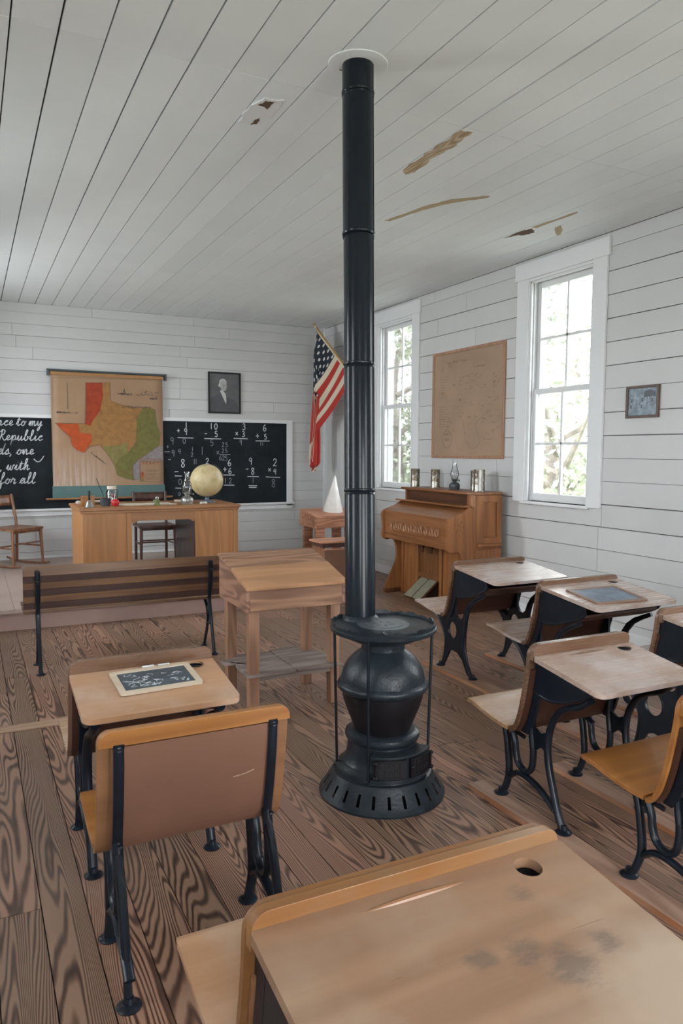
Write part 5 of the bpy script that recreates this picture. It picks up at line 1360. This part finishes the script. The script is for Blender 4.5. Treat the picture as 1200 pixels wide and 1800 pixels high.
# ------------------------------------------------------------------ blackboard on the back wall
t = thing('blackboard', 'long black chalkboard with a white frame, written on both sides of the wall map', 'blackboard', (1.6, YB, 0))
def BX(x): return x - 1.6
mb = MB().box((BX(-0.75), -0.014, 0.79), (BX(3.985), 0.0, 1.887)); bd = obj('board', mb, M['board'], t)
mb = MB(); mb.box((BX(-0.84), -0.024, 1.887), (BX(4.07), 0.0, 1.93)); mb.box((BX(3.985), -0.024, 0.74), (BX(4.07), 0.0, 1.887)); mb.box((BX(-0.84), -0.024, 0.74), (BX(-0.75), 0.0, 1.887))
obj('frame', mb, M['trim'], t, bevel=0.002)
mb = MB(); mb.box((BX(-0.84), -0.060, 0.765), (BX(4.09), 0.0, 0.79)); mb.box((BX(-0.84), -0.024, 0.70), (BX(4.07), 0.0, 0.765)); obj('chalk_tray', mb, M['trim'], t, bevel=0.003)
YC = -0.0145
SUM_ = [('1', 2.563, 1.837, 0.073, 0), ('+', 2.459, 1.764, 0.045, 0), ('9', 2.555, 1.752, 0.083, 0), ('0', 2.536, 1.63, 0.068, 1), ('1', 2.902, 1.83, 0.076, 0), ('0', 2.967, 1.828, 0.076, 0), ('-', 2.827, 1.73, 0.036, 0), ('5', 2.969, 1.727, 0.076, 0), ('5', 2.908, 1.61, 0.083, 1), ('3', 3.36, 1.832, 0.083, 0), ('x', 3.256, 1.737, 0.048, 0), ('3', 3.352, 1.733, 0.073, 0), ('9', 3.312, 1.617, 0.073, 1), ('6', 3.66, 1.823, 0.091, 0), ('+', 3.553, 1.709, 0.058, 0), ('5', 3.671, 1.7, 0.073, 0), ('1', 3.6, 1.602, 0.048, 1), ('1', 3.629, 1.602, 0.048, 1), ('9', 2.374, 1.629, 0.091, 1), ('+', 2.316, 1.553, 0.039, 1), ('9', 2.386, 1.468, 0.083, 1), ('4', 2.472, 1.494, 0.068, 1), ('1', 2.644, 1.524, 0.055, 1), ('2', 2.639, 1.452, 0.055, 1), ('1', 2.775, 1.503, 0.106, 1), ('2', 3.063, 1.585, 0.061, 1), ('5', 3.112, 1.585, 0.061, 1), ('x', 2.989, 1.479, 0.048, 1), ('2', 3.062, 1.504, 0.055, 1), ('5', 3.107, 1.505, 0.055, 1), ('6', 3.027, 1.409, 0.064, 1), ('2', 3.069, 1.406, 0.064, 1), ('5', 3.106, 1.406, 0.064, 1), ('8', 2.514, 1.337, 0.106, 0), ('1', 2.665, 1.358, 0.068, 1), ('1', 2.691, 1.358, 0.068, 1), ('2', 2.845, 1.365, 0.076, 0), ('6', 3.151, 1.343, 0.088, 0), ('+', 3.086, 1.255, 0.058, 0), ('6', 3.158, 1.232, 0.079, 0), ('1', 3.093, 1.1, 0.076, 1), ('2', 3.162, 1.099, 0.073, 1), ('9', 3.452, 1.362, 0.094, 0), ('-', 3.401, 1.256, 0.039, 0), ('8', 3.483, 1.227, 0.091, 0), ('1', 3.487, 1.095, 0.076, 1), ('2', 3.812, 1.346, 0.103, 0), ('x', 3.728, 1.243, 0.048, 0), ('4', 3.812, 1.22, 0.079, 0), ('8', 3.787, 1.058, 0.109, 1), ('-', 2.426, 1.226, 0.055, 0), ('0', 2.475, 1.094, 0.076, 1), ('0', 2.465, 0.933, 0.045, 1)]
LN_ = [(2.446, 1.672, 2.656, 1.67), (2.804, 1.665, 3.036, 1.662), (3.212, 1.673, 3.414, 1.668), (3.524, 1.641, 3.732, 1.642), (2.272, 1.486, 2.343, 1.488), (3.012, 1.453, 3.164, 1.452), (3.063, 1.178, 3.224, 1.174), (3.069, 1.041, 3.216, 1.038), (3.404, 1.154, 3.57, 1.15), (3.419, 1.028, 3.546, 1.025), (3.43, 1.004, 3.537, 1.002), (3.674, 1.146, 3.886, 1.136), (2.403, 1.173, 2.497, 1.169), (2.409, 1.013, 2.488, 1.008), (2.32, 1.387, 2.356, 1.387)]
CEN = [(2.53, 1.73), (2.94, 1.72), (3.32, 1.73), (3.64, 1.71), (2.35, 1.50), (2.62, 1.49), (2.775, 1.50), (3.07, 1.49), (2.47, 1.15), (2.68, 1.358), (2.845, 1.365), (3.14, 1.19), (3.47, 1.18), (3.79, 1.19)]
GRP = {}
def near(x_, z_):
    k = min(range(len(CEN)), key=lambda q: (CEN[q][0] - x_) ** 2 + ((CEN[q][1] - z_) * 0.62) ** 2)
    return GRP.setdefault(k, MB())
for ch, x_, z_, h_, f_ in SUM_: centre_strokes(near(x_, z_), ch, BX(x_), z_, h_, YC, 0.0095 if not f_ else 0.0075, f_)
for i, (a, b_, c_, d_) in enumerate(LN_): near((a + c_) / 2, b_).strip([(BX(a), YC, b_), (BX(c_), YC, d_)], 0.010, (0, -1, 0), 1 if i in (4, 14, 5) else 0, 0.0006)
for k in sorted(GRP): obj('chalk_sum', GRP[k], [M['chalk'], M['chalkf']], bd)
mb = MB(); S = 0.062
cursive(mb, 'allegiance to my', 0, 1.790, S * 0.92, YC, 0.0095, right=BX(0.80))
cursive(mb, 'the', 0, 1.620, S, YC, 0.0095, right=BX(0.30))
cursive(mb, 'Republic', 0, 1.615, S * 0.95, YC, 0.0095, right=BX(0.80))
cursive(mb, 'stands, one', 0, 1.447, S, YC, 0.0095, right=BX(0.70))
cursive(mb, 'with', 0, 1.262, S, YC, 0.0095, right=BX(0.645)); cursive(mb, ',', BX(0.325), 1.262, S, YC, 0.0095)
cursive(mb, 'for all', 0, 1.098, S, YC, 0.0095, right=BX(0.705))
mb.strip(smooth_line([(BX(0.697), YC, 1.394), (BX(0.738), YC, 1.359), (BX(0.775), YC, 1.375), (BX(0.812), YC, 1.430)], 5), 0.010, (0, -1, 0), 0, 0.0006)
mb.strip([(BX(0.20), YC, 1.115), (BX(0.335), YC, 1.105)], 0.009, (0, -1, 0), 0, 0.0006)
obj('chalk_handwriting', mb, M['chalk'], bd)

# ------------------------------------------------------------------ wall map of the state on its roller
t = thing('wall_map', 'hanging coloured state map with orange west, green east and teal bottom band', 'map', (1.58, YB - 0.05, 0))
def MX(x): return x - 1.58
mm, nt, b = newmat('aged_map_paper')
v = coords(nt); n_ = noise(nt, v, 2.2, 5, 0.6)
c = ramp(nt, n_, [(0.35, (0.33, 0.195, 0.11)), (0.7, (0.38, 0.235, 0.14))])
mp_ = coords(nt, (18, 1, 1.3)); n2 = noise(nt, mp_, 1.5, 4, 0.6)
zz1 = N(nt, 'ShaderNodeSeparateXYZ'); tcc = N(nt, 'ShaderNodeTexCoord'); link(nt, tcc.outputs['Object'], zz1.inputs[0])
low = N(nt, 'ShaderNodeMapRange'); low.inputs[1].default_value = 1.55; low.inputs[2].default_value = 1.15; link(nt, zz1.outputs['Z'], low.inputs[0])
lf = N(nt, 'ShaderNodeMapRange'); lf.inputs[1].default_value = 0.15; lf.inputs[2].default_value = -0.35; link(nt, zz1.outputs['X'], lf.inputs[0])
st_ = ramp(nt, n2, [(0.42, (0, 0, 0)), (0.70, (1, 1, 1))])
fac = math_node(nt, 'MULTIPLY', math_node(nt, 'MULTIPLY', low.outputs[0], lf.outputs[0]), math_node(nt, 'MULTIPLY_ADD', st_, 0.7, 0.15))
c = mix(nt, fac, c, (0.62, 0.52, 0.46))
link(nt, c, b.inputs['Base Color']); b.inputs['Roughness'].default_value = 0.6; bump(nt, b, n2, 0.05, 0.002)
mb = MB().grid(14, 24, lambda u, v: (MX(0.905) + 1.345 * u, 0.004 * math.sin(u * 9) * (1 - v), 0.91 + 1.535 * v), uv=False)
sh = obj('map_sheet', mb, mm, t, smooth=True); sh.modifiers.new('t', 'SOLIDIFY').thickness = 0.001
def region(col, k):
    m, nt, b = newmat('map_tint_%s' % k); v = coords(nt)
    n_ = noise(nt, v, 14, 4, 0.7); n3 = noise(nt, v, 4, 3, 0.5)
    c = ramp(nt, n_, [(0.35, tuple(x * 0.72 for x in col)), (0.65, col)])
    link(nt, c, b.inputs['Base Color']); b.inputs['Roughness'].default_value = 0.65; return m
TEX = [(1.311, 2.329), (1.593, 2.34), (1.599, 2.121), (1.674, 2.091), (1.75, 2.068), (1.827, 2.05), (1.904, 2.033), (1.996, 2.049), (2.088, 2.045), (2.154, 2.021), (2.159, 1.915), (2.177, 1.809), (2.216, 1.729), (2.194, 1.568), (2.106, 1.5), (2.012, 1.447), (1.919, 1.387), (1.86, 1.32), (1.845, 1.221), (1.869, 1.125), (1.772, 1.149), (1.67, 1.19), (1.634, 1.302), (1.585, 1.406), (1.524, 1.497), (1.462, 1.568), (1.387, 1.555), (1.325, 1.548), (1.274, 1.47), (1.189, 1.502), (1.136, 1.559), (1.114, 1.661), (1.049, 1.723), (0.947, 1.828), (1.288, 1.827), (1.302, 1.919)]
R1 = [(1.311, 2.329), (1.503, 2.338), (1.512, 2.182), (1.471, 1.988), (1.368, 1.844), (1.358, 1.803), (1.294, 1.817)]
R2 = [(0.947, 1.828), (1.209, 1.828), (1.231, 1.713), (1.365, 1.703), (1.364, 1.613), (1.325, 1.548), (1.274, 1.47), (1.189, 1.502), (1.136, 1.559), (1.114, 1.661), (1.049, 1.723)]
GR = [(1.996, 2.049), (2.154, 2.021), (2.159, 1.915), (2.177, 1.809), (2.216, 1.729), (2.194, 1.568), (2.106, 1.5), (2.012, 1.447), (1.919, 1.387), (1.86, 1.32), (1.845, 1.221), (1.869, 1.125), (1.772, 1.149), (1.67, 1.19), (1.622, 1.328), (1.674, 1.406), (1.791, 1.459), (1.897, 1.592), (1.913, 1.777), (1.915, 1.909), (1.982, 2.003)]
GY = [(2.194, 1.555), (2.241, 1.568), (2.245, 1.373), (1.945, 1.367), (1.941, 1.127), (1.876, 1.128), (1.86, 1.32), (2.012, 1.433)]
mats_ = [region((0.36, 0.175, 0.048), 'tan'), region((0.36, 0.042, 0.006), 'red'), region((0.52, 0.078, 0.008), 'orange'), region((0.17, 0.155, 0.035), 'green'), region((0.27, 0.24, 0.235), 'grey'), region((0.24, 0.20, 0.06), 'olive')]
mb = MB()
def reg(pts, d, m): mb.prism([[(MX(a), b_) for a, b_ in pts]], -d, -d + 0.0006, 'XZ', m)
reg(TEX, 0.0070, 0); reg(R1, 0.0082, 1); reg(R2, 0.0082, 2); reg(GR, 0.0082, 3); reg(GY, 0.0070, 4)
reg([(1.50, 1.56), (1.62, 1.55), (1.79, 1.60), (1.80, 1.47), (1.69, 1.41), (1.64, 1.32), (1.67, 1.20), (1.634, 1.302), (1.585, 1.406), (1.524, 1.497)], 0.0092, 5)
o = obj('state_outline', mb, mats_, sh)
mb = MB(); ink = 0
yk_ = -0.0096
def ln(pts, w, m=0): mb.strip([(MX(a), yk_, b_) for a, b_ in pts], w, (0, -1, 0), m, 0.0002)
ln(TEX[18:] + [TEX[0]], 0.004); ln(TEX[:19], 0.003)
ln([(0.921, 2.371), (2.243, 2.41)], 0.003); ln([(0.921, 2.371), (0.905, 1.09)], 0.003); ln([(1.311, 2.33), (1.292, 1.825), (0.93, 1.825)], 0.003)
ln([(1.093, 2.317), (1.092, 2.002)], 0.006, 1); r = random.Random(12)
for i in range(34): 
    x_ = r.uniform(0.96, 1.20); ln([(x_, 1.957 + r.uniform(-.008, .010)), (x_ + 0.012, 1.957 + r.uniform(-.008, .012))], 0.006, 1)
for i in range(26):
    x_ = r.uniform(1.67, 1.86); ln([(x_, 2.205 + r.uniform(-.012, .012)), (x_ + 0.014, 2.205 + r.uniform(-.01, .012))], 0.006, 1)
ln([(1.765, 2.20), (1.770, 2.275)], 0.008, 1); ln([(1.745, 2.21), (1.770, 2.262), (1.79, 2.21)], 0.005, 1)
for i in range(46):
    x_ = r.uniform(1.92, 2.19); z_ = 2.225 + r.uniform(-.035, .035); ln([(x_, z_), (x_ + 0.010, z_ + r.uniform(-.012, .012))], 0.006, 1)
for i in range(20):
    x_ = r.uniform(2.08, 2.17); z_ = 2.165 + r.uniform(-.015, .012); ln([(x_, z_), (x_ + 0.010, z_ + r.uniform(-.008, .008))], 0.008, 1)
for i in range(40):
    u = r.random(); x_ = 1.70 + 0.42 * u; ln([(x_, 2.045 + r.uniform(-.02, .02)), (x_ + 0.013, 2.045 + r.uniform(-.02, .02))], 0.005, 1)
for i in range(200):     # county names and lines
    x_ = r.uniform(1.40, 2.15); z_ = r.uniform(1.2, 2.0)
    if x_ < 1.75 and z_ < 1.6: continue
    q_ = r.choice([0.02, 0.035]); ln([(x_, z_), (x_ + q_, z_)] if i % 2 else [(x_, z_), (x_, z_ + q_)], 0.0025)
ln([(1.35, 1.475), (1.40, 1.43), (1.44, 1.40), (1.50, 1.345), (1.535, 1.325)], 0.006)
for i in range(30):
    u = r.random(); ln([(1.35 + 0.18 * u, 1.475 - 0.15 * u + r.uniform(-.01, .01)), (1.36 + 0.18 * u, 1.48 - 0.15 * u + r.uniform(-.01, .01))], 0.005)
# legend
for a in ([(1.945, 1.373), (2.238, 1.366), (2.234, 1.100), (1.948, 1.107), (1.945, 1.373)],): ln(a, 0.004)
for i in range(9): ln([(2.02, 1.26 - i * 0.016), (2.02 + r.uniform(0.12, 0.18), 1.26 - i * 0.016)], 0.004)
for i, ch in enumerate('TEXAS'):
    x_ = 1.975 + i * 0.045; z_ = 1.325; w_ = 0.028; h_ = 0.035
    L_ = {'T': [[(0, 1), (1, 1)], [(.5, 1), (.5, 0)]], 'E': [[(1, 1), (0, 1), (0, 0), (1, 0)], [(0, .5), (.8, .5)]], 'X': [[(0, 1), (1, 0)], [(1, 1), (0, 0)]], 'A': [[(0, 0), (.5, 1), (1, 0)], [(.2, .4), (.8, .4)]], 'S': [[(1, .85), (.5, 1), (.1, .75), (.9, .3), (.5, 0), (0, .15)]]}[ch]
    for s_ in L_: ln([(x_ + a * w_, z_ + b_ * h_) for a, b_ in s_], 0.005, 2)
for i, m_ in enumerate((2, 2, 3, 4, 5)): ln([(1.978, 1.225 - i * 0.022), (1.978, 1.203 - i * 0.022)], 0.026, m_)
ln([(1.96, 1.395), (2.23, 1.39)], 0.005, 2)
obj('map_print', mb, [plain('map_ink', (0.17, 0.11, 0.07), 0.8), plain('map_ink_dark', (0.10, 0.08, 0.07), 0.8), mats_[1], mats_[2], mats_[0], mats_[3]], sh)
mb = MB().box((MX(0.896), -0.0095, 0.91), (MX(2.262), -0.0045, 1.062)); obj('teal_band', mb, M['teal'], t)
mb = MB().box((MX(0.905), -0.010, 2.41), (MX(2.262), -0.004, 2.447)); obj('top_band', mb, plain('brown_cloth_edge', (0.36, 0.18, 0.07), 0.7), t)
mb = MB().tube([(MX(0.87), 0, 2.463), (MX(2.30), 0, 2.463)], 0.014, 12)
for q in (0.878, 2.292): mb.box((MX(q) - 0.012, -0.018, 2.40), (MX(q) + 0.012, 0.045, 2.478))
obj('top_roller', mb, M['rod'], t, smooth=True)
mb = MB().tube([(MX(0.82), -0.008, 0.905), (MX(2.36), -0.008, 0.905)], 0.013, 12); obj('bottom_dowel', mb, M['oakx'], t, smooth=True)

# ------------------------------------------------------------------ framed portrait (plain stand-in)
t = thing('framed_portrait', 'black framed grey portrait of a white-haired person, above the blackboard', 'picture', (3.09, YB, 2.276))
w_, h_ = 0.225, 0.274
mb = MB().prism([[(-w_, -h_), (w_, -h_), (w_, h_), (-w_, h_)], [(-w_ + 0.022, -h_ + 0.022), (w_ - 0.022, -h_ + 0.022), (w_ - 0.022, h_ - 0.022), (-w_ + 0.022, h_ - 0.022)]], -0.026, 0, 'XZ'); obj('frame', mb, M['black'], t, bevel=0.002)
gp = [plain('portrait_grey_ground', (0.10, 0.10, 0.105), 0.35, 0, 0.35, 4, 0), plain('portrait_dark_coat', (0.065, 0.068, 0.078), 0.35, 0, 0.15, 8, 0), plain('portrait_face', (0.42, 0.41, 0.41), 0.4, 0, 0.1, 14, 0), plain('portrait_hair', (0.56, 0.56, 0.56), 0.4, 0, 0.15, 30, 0), plain('portrait_shadow', (0.20, 0.20, 0.20), 0.4, 0, 0.1, 9, 0)]
mb = MB()
def pr_(pts, d, m): mb.prism([sm2(pts, 4)], -0.010 - d, -0.010 - d + 0.0007, 'XZ', m)
mb.box((-w_ + 0.015, -0.010, -h_ + 0.015), (w_ - 0.015, -0.004, h_ - 0.015), 0)
pr_([(-0.19, -0.255), (-0.185, -0.08), (-0.14, -0.045), (-0.07, -0.01), (-0.03, 0.02), (0.03, -0.04), (0.08, -0.07), (0.15, -0.11), (0.18, -0.255)], 0.0010, 1)
pr_([(-0.085, 0.095), (-0.075, 0.125), (-0.065, 0.165), (-0.035, 0.187), (0.0, 0.182), (0.026, 0.155), (0.026, 0.13), (-0.04, 0.11), (-0.055, 0.075)], 0.0018, 3)
pr_([(-0.056, 0.14), (-0.02, 0.165), (0.02, 0.15), (0.03, 0.10), (0.026, 0.06), (0.008, 0.030), (-0.020, 0.026), (-0.048, 0.05), (-0.055, 0.09)], 0.0026, 2)
pr_([(-0.062, 0.025), (-0.030, 0.032), (0.010, -0.01), (0.022, -0.06), (0.020, -0.14), (0.005, -0.12), (-0.025, -0.055)], 0.0034, 3)
for x_ in (-0.030, 0.008): pr_([(x_ - 0.010, 0.106), (x_, 0.110), (x_ + 0.010, 0.106), (x_, 0.102)], 0.0034, 4)
pr_([(-0.014, 0.105), (-0.008, 0.105), (-0.002, 0.080), (-0.014, 0.078)], 0.0034, 4); pr_([(-0.024, 0.060), (0.004, 0.060), (0.002, 0.056), (-0.022, 0.056)], 0.0034, 4)
obj('portrait_print', mb, gp, t)

# ------------------------------------------------------------------ pictures on the right wall
def wall_pic(name, label, cat, y0, y1, z0, z1, fw_, fm, pm, depth=0.022, cham=True):
    t = thing(name, label, cat, (XR, (y0 + y1) / 2, (z0 + z1) / 2))
    a, b_ = (y1 - y0) / 2, (z1 - z0) / 2
    mb = MB().prism([[(-a, -b_), (a, -b_), (a, b_), (-a, b_)], [(-a + fw_, -b_ + fw_), (a - fw_, -b_ + fw_), (a - fw_, b_ - fw_), (-a + fw_, b_ - fw_)]], -depth, 0, 'YZ'); obj('frame', mb, fm, t, bevel=0.004, seg=3)
    mb = MB().box((-0.009, -a + fw_ - 0.004, -b_ + fw_ - 0.004), (-0.004, a - fw_ + 0.004, b_ - fw_ + 0.004)); pn = obj('print', mb, pm, t)
    return t, pn, a, b_
old = plain('brown_old_map_paper', (0.335, 0.225, 0.15), 0.45, 0, 0.10, 3, 0.02)
t, pn, a, b_ = wall_pic('framed_map', 'large framed brown antique map between the two windows, above the organ', 'picture', 5.672, 6.90, 1.437, 2.565, 0.030, M['frameg'], old)
mb = MB(); r = random.Random(21); ink = plain('faded_brown_ink', (0.20, 0.125, 0.08), 0.7)
def wl(pts, w, th=0.0002): mb.strip([(-0.0092, -u, v) for u, v in pts], w, (-1, 0, 0), 0, th)   # u grows to the right as seen from the room
def scr(u, v, w, h, n, lw=0.004):
    for i in range(n):
        x_ = u + w * (i + r.random()) / n; wl([(x_, v + r.uniform(-h, h)), (x_ + w / n * 0.8, v + r.uniform(-h, h))], lw)
scr(-0.36, 0.44, 0.36, 0.018, 26, 0.008); scr(-0.34, 0.40, 0.08, 0.02, 8, 0.006); scr(-0.46, 0.385, 0.03, 0.025, 3, 0.007); scr(0.10, 0.36, 0.20, 0.012, 16, 0.008)
for i in range(9): scr(-0.50, 0.30 - i * 0.028, r.uniform(0.10, 0.17), 0.004, 9)
for i in range(9): scr(-0.50, -0.02 - i * 0.026, r.uniform(0.08, 0.25), 0.006, 7)
for i in range(75):
    x_ = r.uniform(-0.26, 0.50); z_ = r.uniform(-0.32, 0.30); scr(x_, z_, r.uniform(0.02, 0.06), 0.010, 4, r.choice([0.003, 0.005]))
for x_, z_ in ((-0.43, 0.13), (-0.22, 0.20), (-0.12, 0.04), (-0.32, -0.23), (0.44, 0.26), (0.44, 0.18), (0.05, -0.14), (0.30, -0.17)): scr(x_ - 0.02, z_, 0.04, 0.012, 9, 0.007)
cx_, cz_ = -0.335, -0.36
for rad, lw in ((0.095, 0.004), (0.082, 0.004)): wl([(cx_ + rad * math.cos(q * PI / 16), cz_ + rad * 1.05 * math.sin(q * PI / 16)) for q in range(33)], lw)
scr(cx_ - 0.06, cz_ + 0.05, 0.12, 0.018, 16, 0.007); scr(cx_ - 0.05, cz_ - 0.01, 0.10, 0.02, 12, 0.006)
wl([(0.34, -0.34), (0.36, -0.28), (0.38, -0.34)], 0.004); scr(0.30, -0.37, 0.12, 0.006, 7, 0.006)
cst = [(-0.06, -0.18), (-0.02, -0.28), (0.0, -0.38), (0.05, -0.42), (0.10, -0.46), (0.20, -0.44), (0.22, -0.36), (0.19, -0.28), (0.16, -0.22), (0.28, -0.14), (0.42, -0.08)]
wl([(v.x, v.y) for v in smooth_line([(p_[0], p_[1], 0) for p_ in cst], 4)], 0.004)
obj('map_marks', mb, ink, pn)
pg = plain('blue_grey_photo', (0.19, 0.24, 0.28), 0.3, 0, 0.45, 22, 0)
t, pn, a, b_ = wall_pic('framed_photo', 'small dark framed blue-grey photograph right of the nearer window', 'picture', 3.897, 4.205, 1.768, 2.012, 0.020, M['framed'], pg, 0.020)
mb = MB(); r = random.Random(3)
for row, n_ in ((0.02, 7), (-0.02, 6)):
    for i in range(n_):
        y_ = 0.105 - i * 0.033 + r.uniform(-.006, .006); z_ = row + r.uniform(-.008, .006)
        mb.prism([circ(y_, z_ + 0.012, 0.0045, 0.006, 8)], -0.0095, -0.009, 'YZ', m=0)
        mb.prism([[(y_ - 0.009, z_ - 0.022), (y_ + 0.009, z_ - 0.022), (y_ + 0.006, z_ + 0.006), (y_ - 0.006, z_ + 0.006)]], -0.0095, -0.009, 'YZ', m=1 if (i % 3) else 2)
mb.prism([[(-0.12, 0.035), (-0.01, 0.03), (-0.02, 0.075), (-0.07, 0.09), (-0.12, 0.07)]], -0.0093, -0.009, 'YZ', m=2)
obj('photo_figures', mb, [plain('photo_pale', (0.45, 0.47, 0.50), 0.4, 0, 0.1), plain('photo_mid', (0.26, 0.30, 0.36), 0.4, 0, 0.2), plain('photo_dark', (0.07, 0.085, 0.10), 0.4, 0, 0.2)], pn)

# ------------------------------------------------------------------ flag on a leaning pole in the far corner
t = thing('flag', 'American flag hanging in folds from a leaning wooden pole in the far corner', 'flag', (4.57, 8.28, 2.12))
F0 = Vector((4.57, 8.28, 2.12)); TIP = Vector((4.235, 9.30, 3.205)); BASE = F0
TIPl = TIP - F0
mb = MB().tube([(0, 0, 0), tuple(TIPl * 0.985)], 0.013, 12); mb.lathe([(0.0, -0.02), (0.018, -0.01), (0.02, 0.0), (0.012, 0.02), (0, 0.03)], c=tuple(TIPl), seg=12, cap=False); obj('pole', mb, M['pole'], t, smooth=True)
mb = MB().lathe([(0.03, -0.02), (0.03, 0.0), (0.02, 0.01), (0.018, 0.07)], c=(0, 0, 0), seg=14); mb.box((-0.01, -0.03, -0.05), (0.01, 0.03, 0.05)); obj('bracket', mb, M['brass'], t)
fm, nt, b = newmat('flag_cloth')
uv = N(nt, 'ShaderNodeUVMap'); sx_ = N(nt, 'ShaderNodeSeparateXYZ'); link(nt, uv.outputs[0], sx_.inputs[0])
U, V = sx_.outputs['X'], sx_.outputs['Y']      # U along the fly, V down the hoist
stripe = math_node(nt, 'LESS_THAN', math_node(nt, 'MODULO', math_node(nt, 'MULTIPLY', V, 13.0), 2.0), 1.0)
col = mix(nt, stripe, (0.62, 0.55, 0.42), (0.42, 0.028, 0.02))
canton = math_node(nt, 'MULTIPLY', math_node(nt, 'LESS_THAN', U, 0.42), math_node(nt, 'LESS_THAN', V, 7 / 13))
# star grid, alternate rows offset
ru = math_node(nt, 'MULTIPLY', U, 6 / 0.42); rv = math_node(nt, 'MULTIPLY', V, 9 / (7 / 13))
row = math_node(nt, 'MODULO', math_node(nt, 'FLOOR', rv), 2.0)
fu = math_node(nt, 'SUBTRACT', math_node(nt, 'FRACT', math_node(nt, 'ADD', ru, math_node(nt, 'MULTIPLY', row, 0.5))), 0.5)
fv = math_node(nt, 'SUBTRACT', math_node(nt, 'FRACT', rv), 0.5)
d2_ = math_node(nt, 'ADD', math_node(nt, 'POWER', math_node(nt, 'MULTIPLY', fu, 1.15), 2.0), math_node(nt, 'POWER', math_node(nt, 'MULTIPLY', fv, 0.95), 2.0))
star = math_node(nt, 'LESS_THAN', d2_, 0.055)
ccol = mix(nt, star, (0.012, 0.018, 0.035), (0.62, 0.60, 0.54))
col = mix(nt, canton, col, ccol)
sl_ = math_node(nt, 'LESS_THAN', U, 0.018); col = mix(nt, sl_, col, (0.62, 0.58, 0.44))
link(nt, col, b.inputs['Base Color']); b.inputs['Roughness'].default_value = 0.8
bump(nt, b, noise(nt, coords(nt), 60, 2), 0.1, 0.002)
Lf = 1.86; Hh = 0.98
pdir = (BASE - TIP).normalized()
hz = Vector((pdir.x, pdir.y, 0)).normalized()
sidev = Vector((0.6, 0.35, 0)).normalized()
side2 = Vector((-0.45, 0.9, 0)).normalized()
def cloth(u, v):
    A = TIP + pdir * (0.06 + Hh * v)
    reach = Vector((A.x - TIP.x, A.y - TIP.y, 0)).length
    # each thread first runs back towards the line under the tip, then hangs
    vis = Vector((0.894, -0.447, 0))
    k_ = 0.60
    diag = reach * (1.0 + 0.9 * v) * 0.98
    s = u * Lf
    G = Vector((TIP.x, TIP.y, A.z)) + hz * reach * 0.10 + Vector((0, 0, -reach * 0.95))
    dl = (G - A).length
    w = v * 9.0
    fold = math.sin(w * 2.0 + 0.6) * (0.028 + 0.030 * min(1, max(0, s - dl) / 0.8)) 
    fold2 = math.cos(w * 3.1) * 0.020
    if dl > 1e-4 and s < dl:
        t_ = s / dl
        p = A.lerp(G, t_); p.z -= 0.04 * math.sin(PI * t_) * dl
        amp = t_ ** 1.5
        p = p + vis * fold * amp + Vector((0.447, 0.894, 0)) * (fold2 * amp + 0.012 * math.sin(u * 30 + v * 5))
    else:
        h = s - dl
        # cloth bunches; the lower end of the hoist side hangs further left
        p = G + Vector((0, 0, -h)) + vis * (fold + 0.02 * math.sin(h * 3) - 0.035 * min(1, h) * (1 if v > 0.35 else 0.3)) + Vector((0.447, 0.894, 0)) * (fold2 + 0.015 * math.sin(h * 7 + w))
    floor_z = TIP.z - 1.98 + 0.16 * abs(math.sin(v * 7))
    if p.z < floor_z: p.z = floor_z + (p.z - floor_z) * 0.06
    return p - F0
mb = MB().grid(70, 60, lambda u, v: cloth(u, v))
fl = obj('cloth', mb, fm, t, smooth=True)
# uv v runs down the hoist already
mb = MB().tube([tuple(TIP + pdir * 0.02 - F0), tuple(TIP + pdir * 0.06 - F0 + Vector((0, 0, -0.01)))], 0.016, 8); obj('tie', mb, M['cream'], t)

# ------------------------------------------------------------------ ceiling damage
def cp(name, pts, th, mat, jag, seed): patch(name, pts, ZC - th, ZC - 0.0005, mat, jag, seed)

cp('paint_peel', [(1.335, 3.90), (1.315, 3.70), (1.36, 3.585), (1.445, 3.56), (1.46, 3.705), (1.425, 3.88)], 0.009, M['trim'], 0.008, 3)
cp('bare_wood_patch', [(1.352, 3.66), (1.372, 3.600), (1.412, 3.59), (1.408, 3.68), (1.385, 3.66)], 0.0100, M['hole'], 0.004, 4)
cp('bare_wood_patch', [(1.395, 3.89), (1.392, 3.84), (1.412, 3.78), (1.422, 3.86)], 0.0100, M['hole'], 0.004, 5)
cp('bare_wood_patch', [(2.51, 4.14), (2.448, 4.06), (2.442, 3.80), (2.436, 3.445), (2.505, 3.442), (2.526, 3.625), (2.516, 3.857), (2.532, 4.07)], 0.0040, M['peel'], 0.010, 6)
cp('bare_wood_patch', [(3.945, 4.95), (3.95, 4.72), (3.972, 4.64), (4.055, 4.72), (4.03, 4.82), (3.98, 4.83)], 0.0040, M['hole'], 0.010, 7)
cp('rust_stain', [(2.86, 5.0), (2.94, 4.60), (3.03, 4.38), (3.215, 4.20), (3.235, 4.23), (3.07, 4.45), (2.98, 4.66), (2.90, 5.0)], 0.0032, M['stain'], 0.006, 8)
cp('rust_stain', [(3.95, 4.62), (3.985, 4.18), (4.01, 4.20), (3.99, 4.62)], 0.0032, M['stain'], 0.006, 9)
cp('paint_chip', [(4.12, 4.56), (4.115, 4.49), (4.20, 4.56), (4.275, 4.66), (4.27, 4.70), (4.18, 4.62)], 0.0040, M['stain'], 0.004, 10)
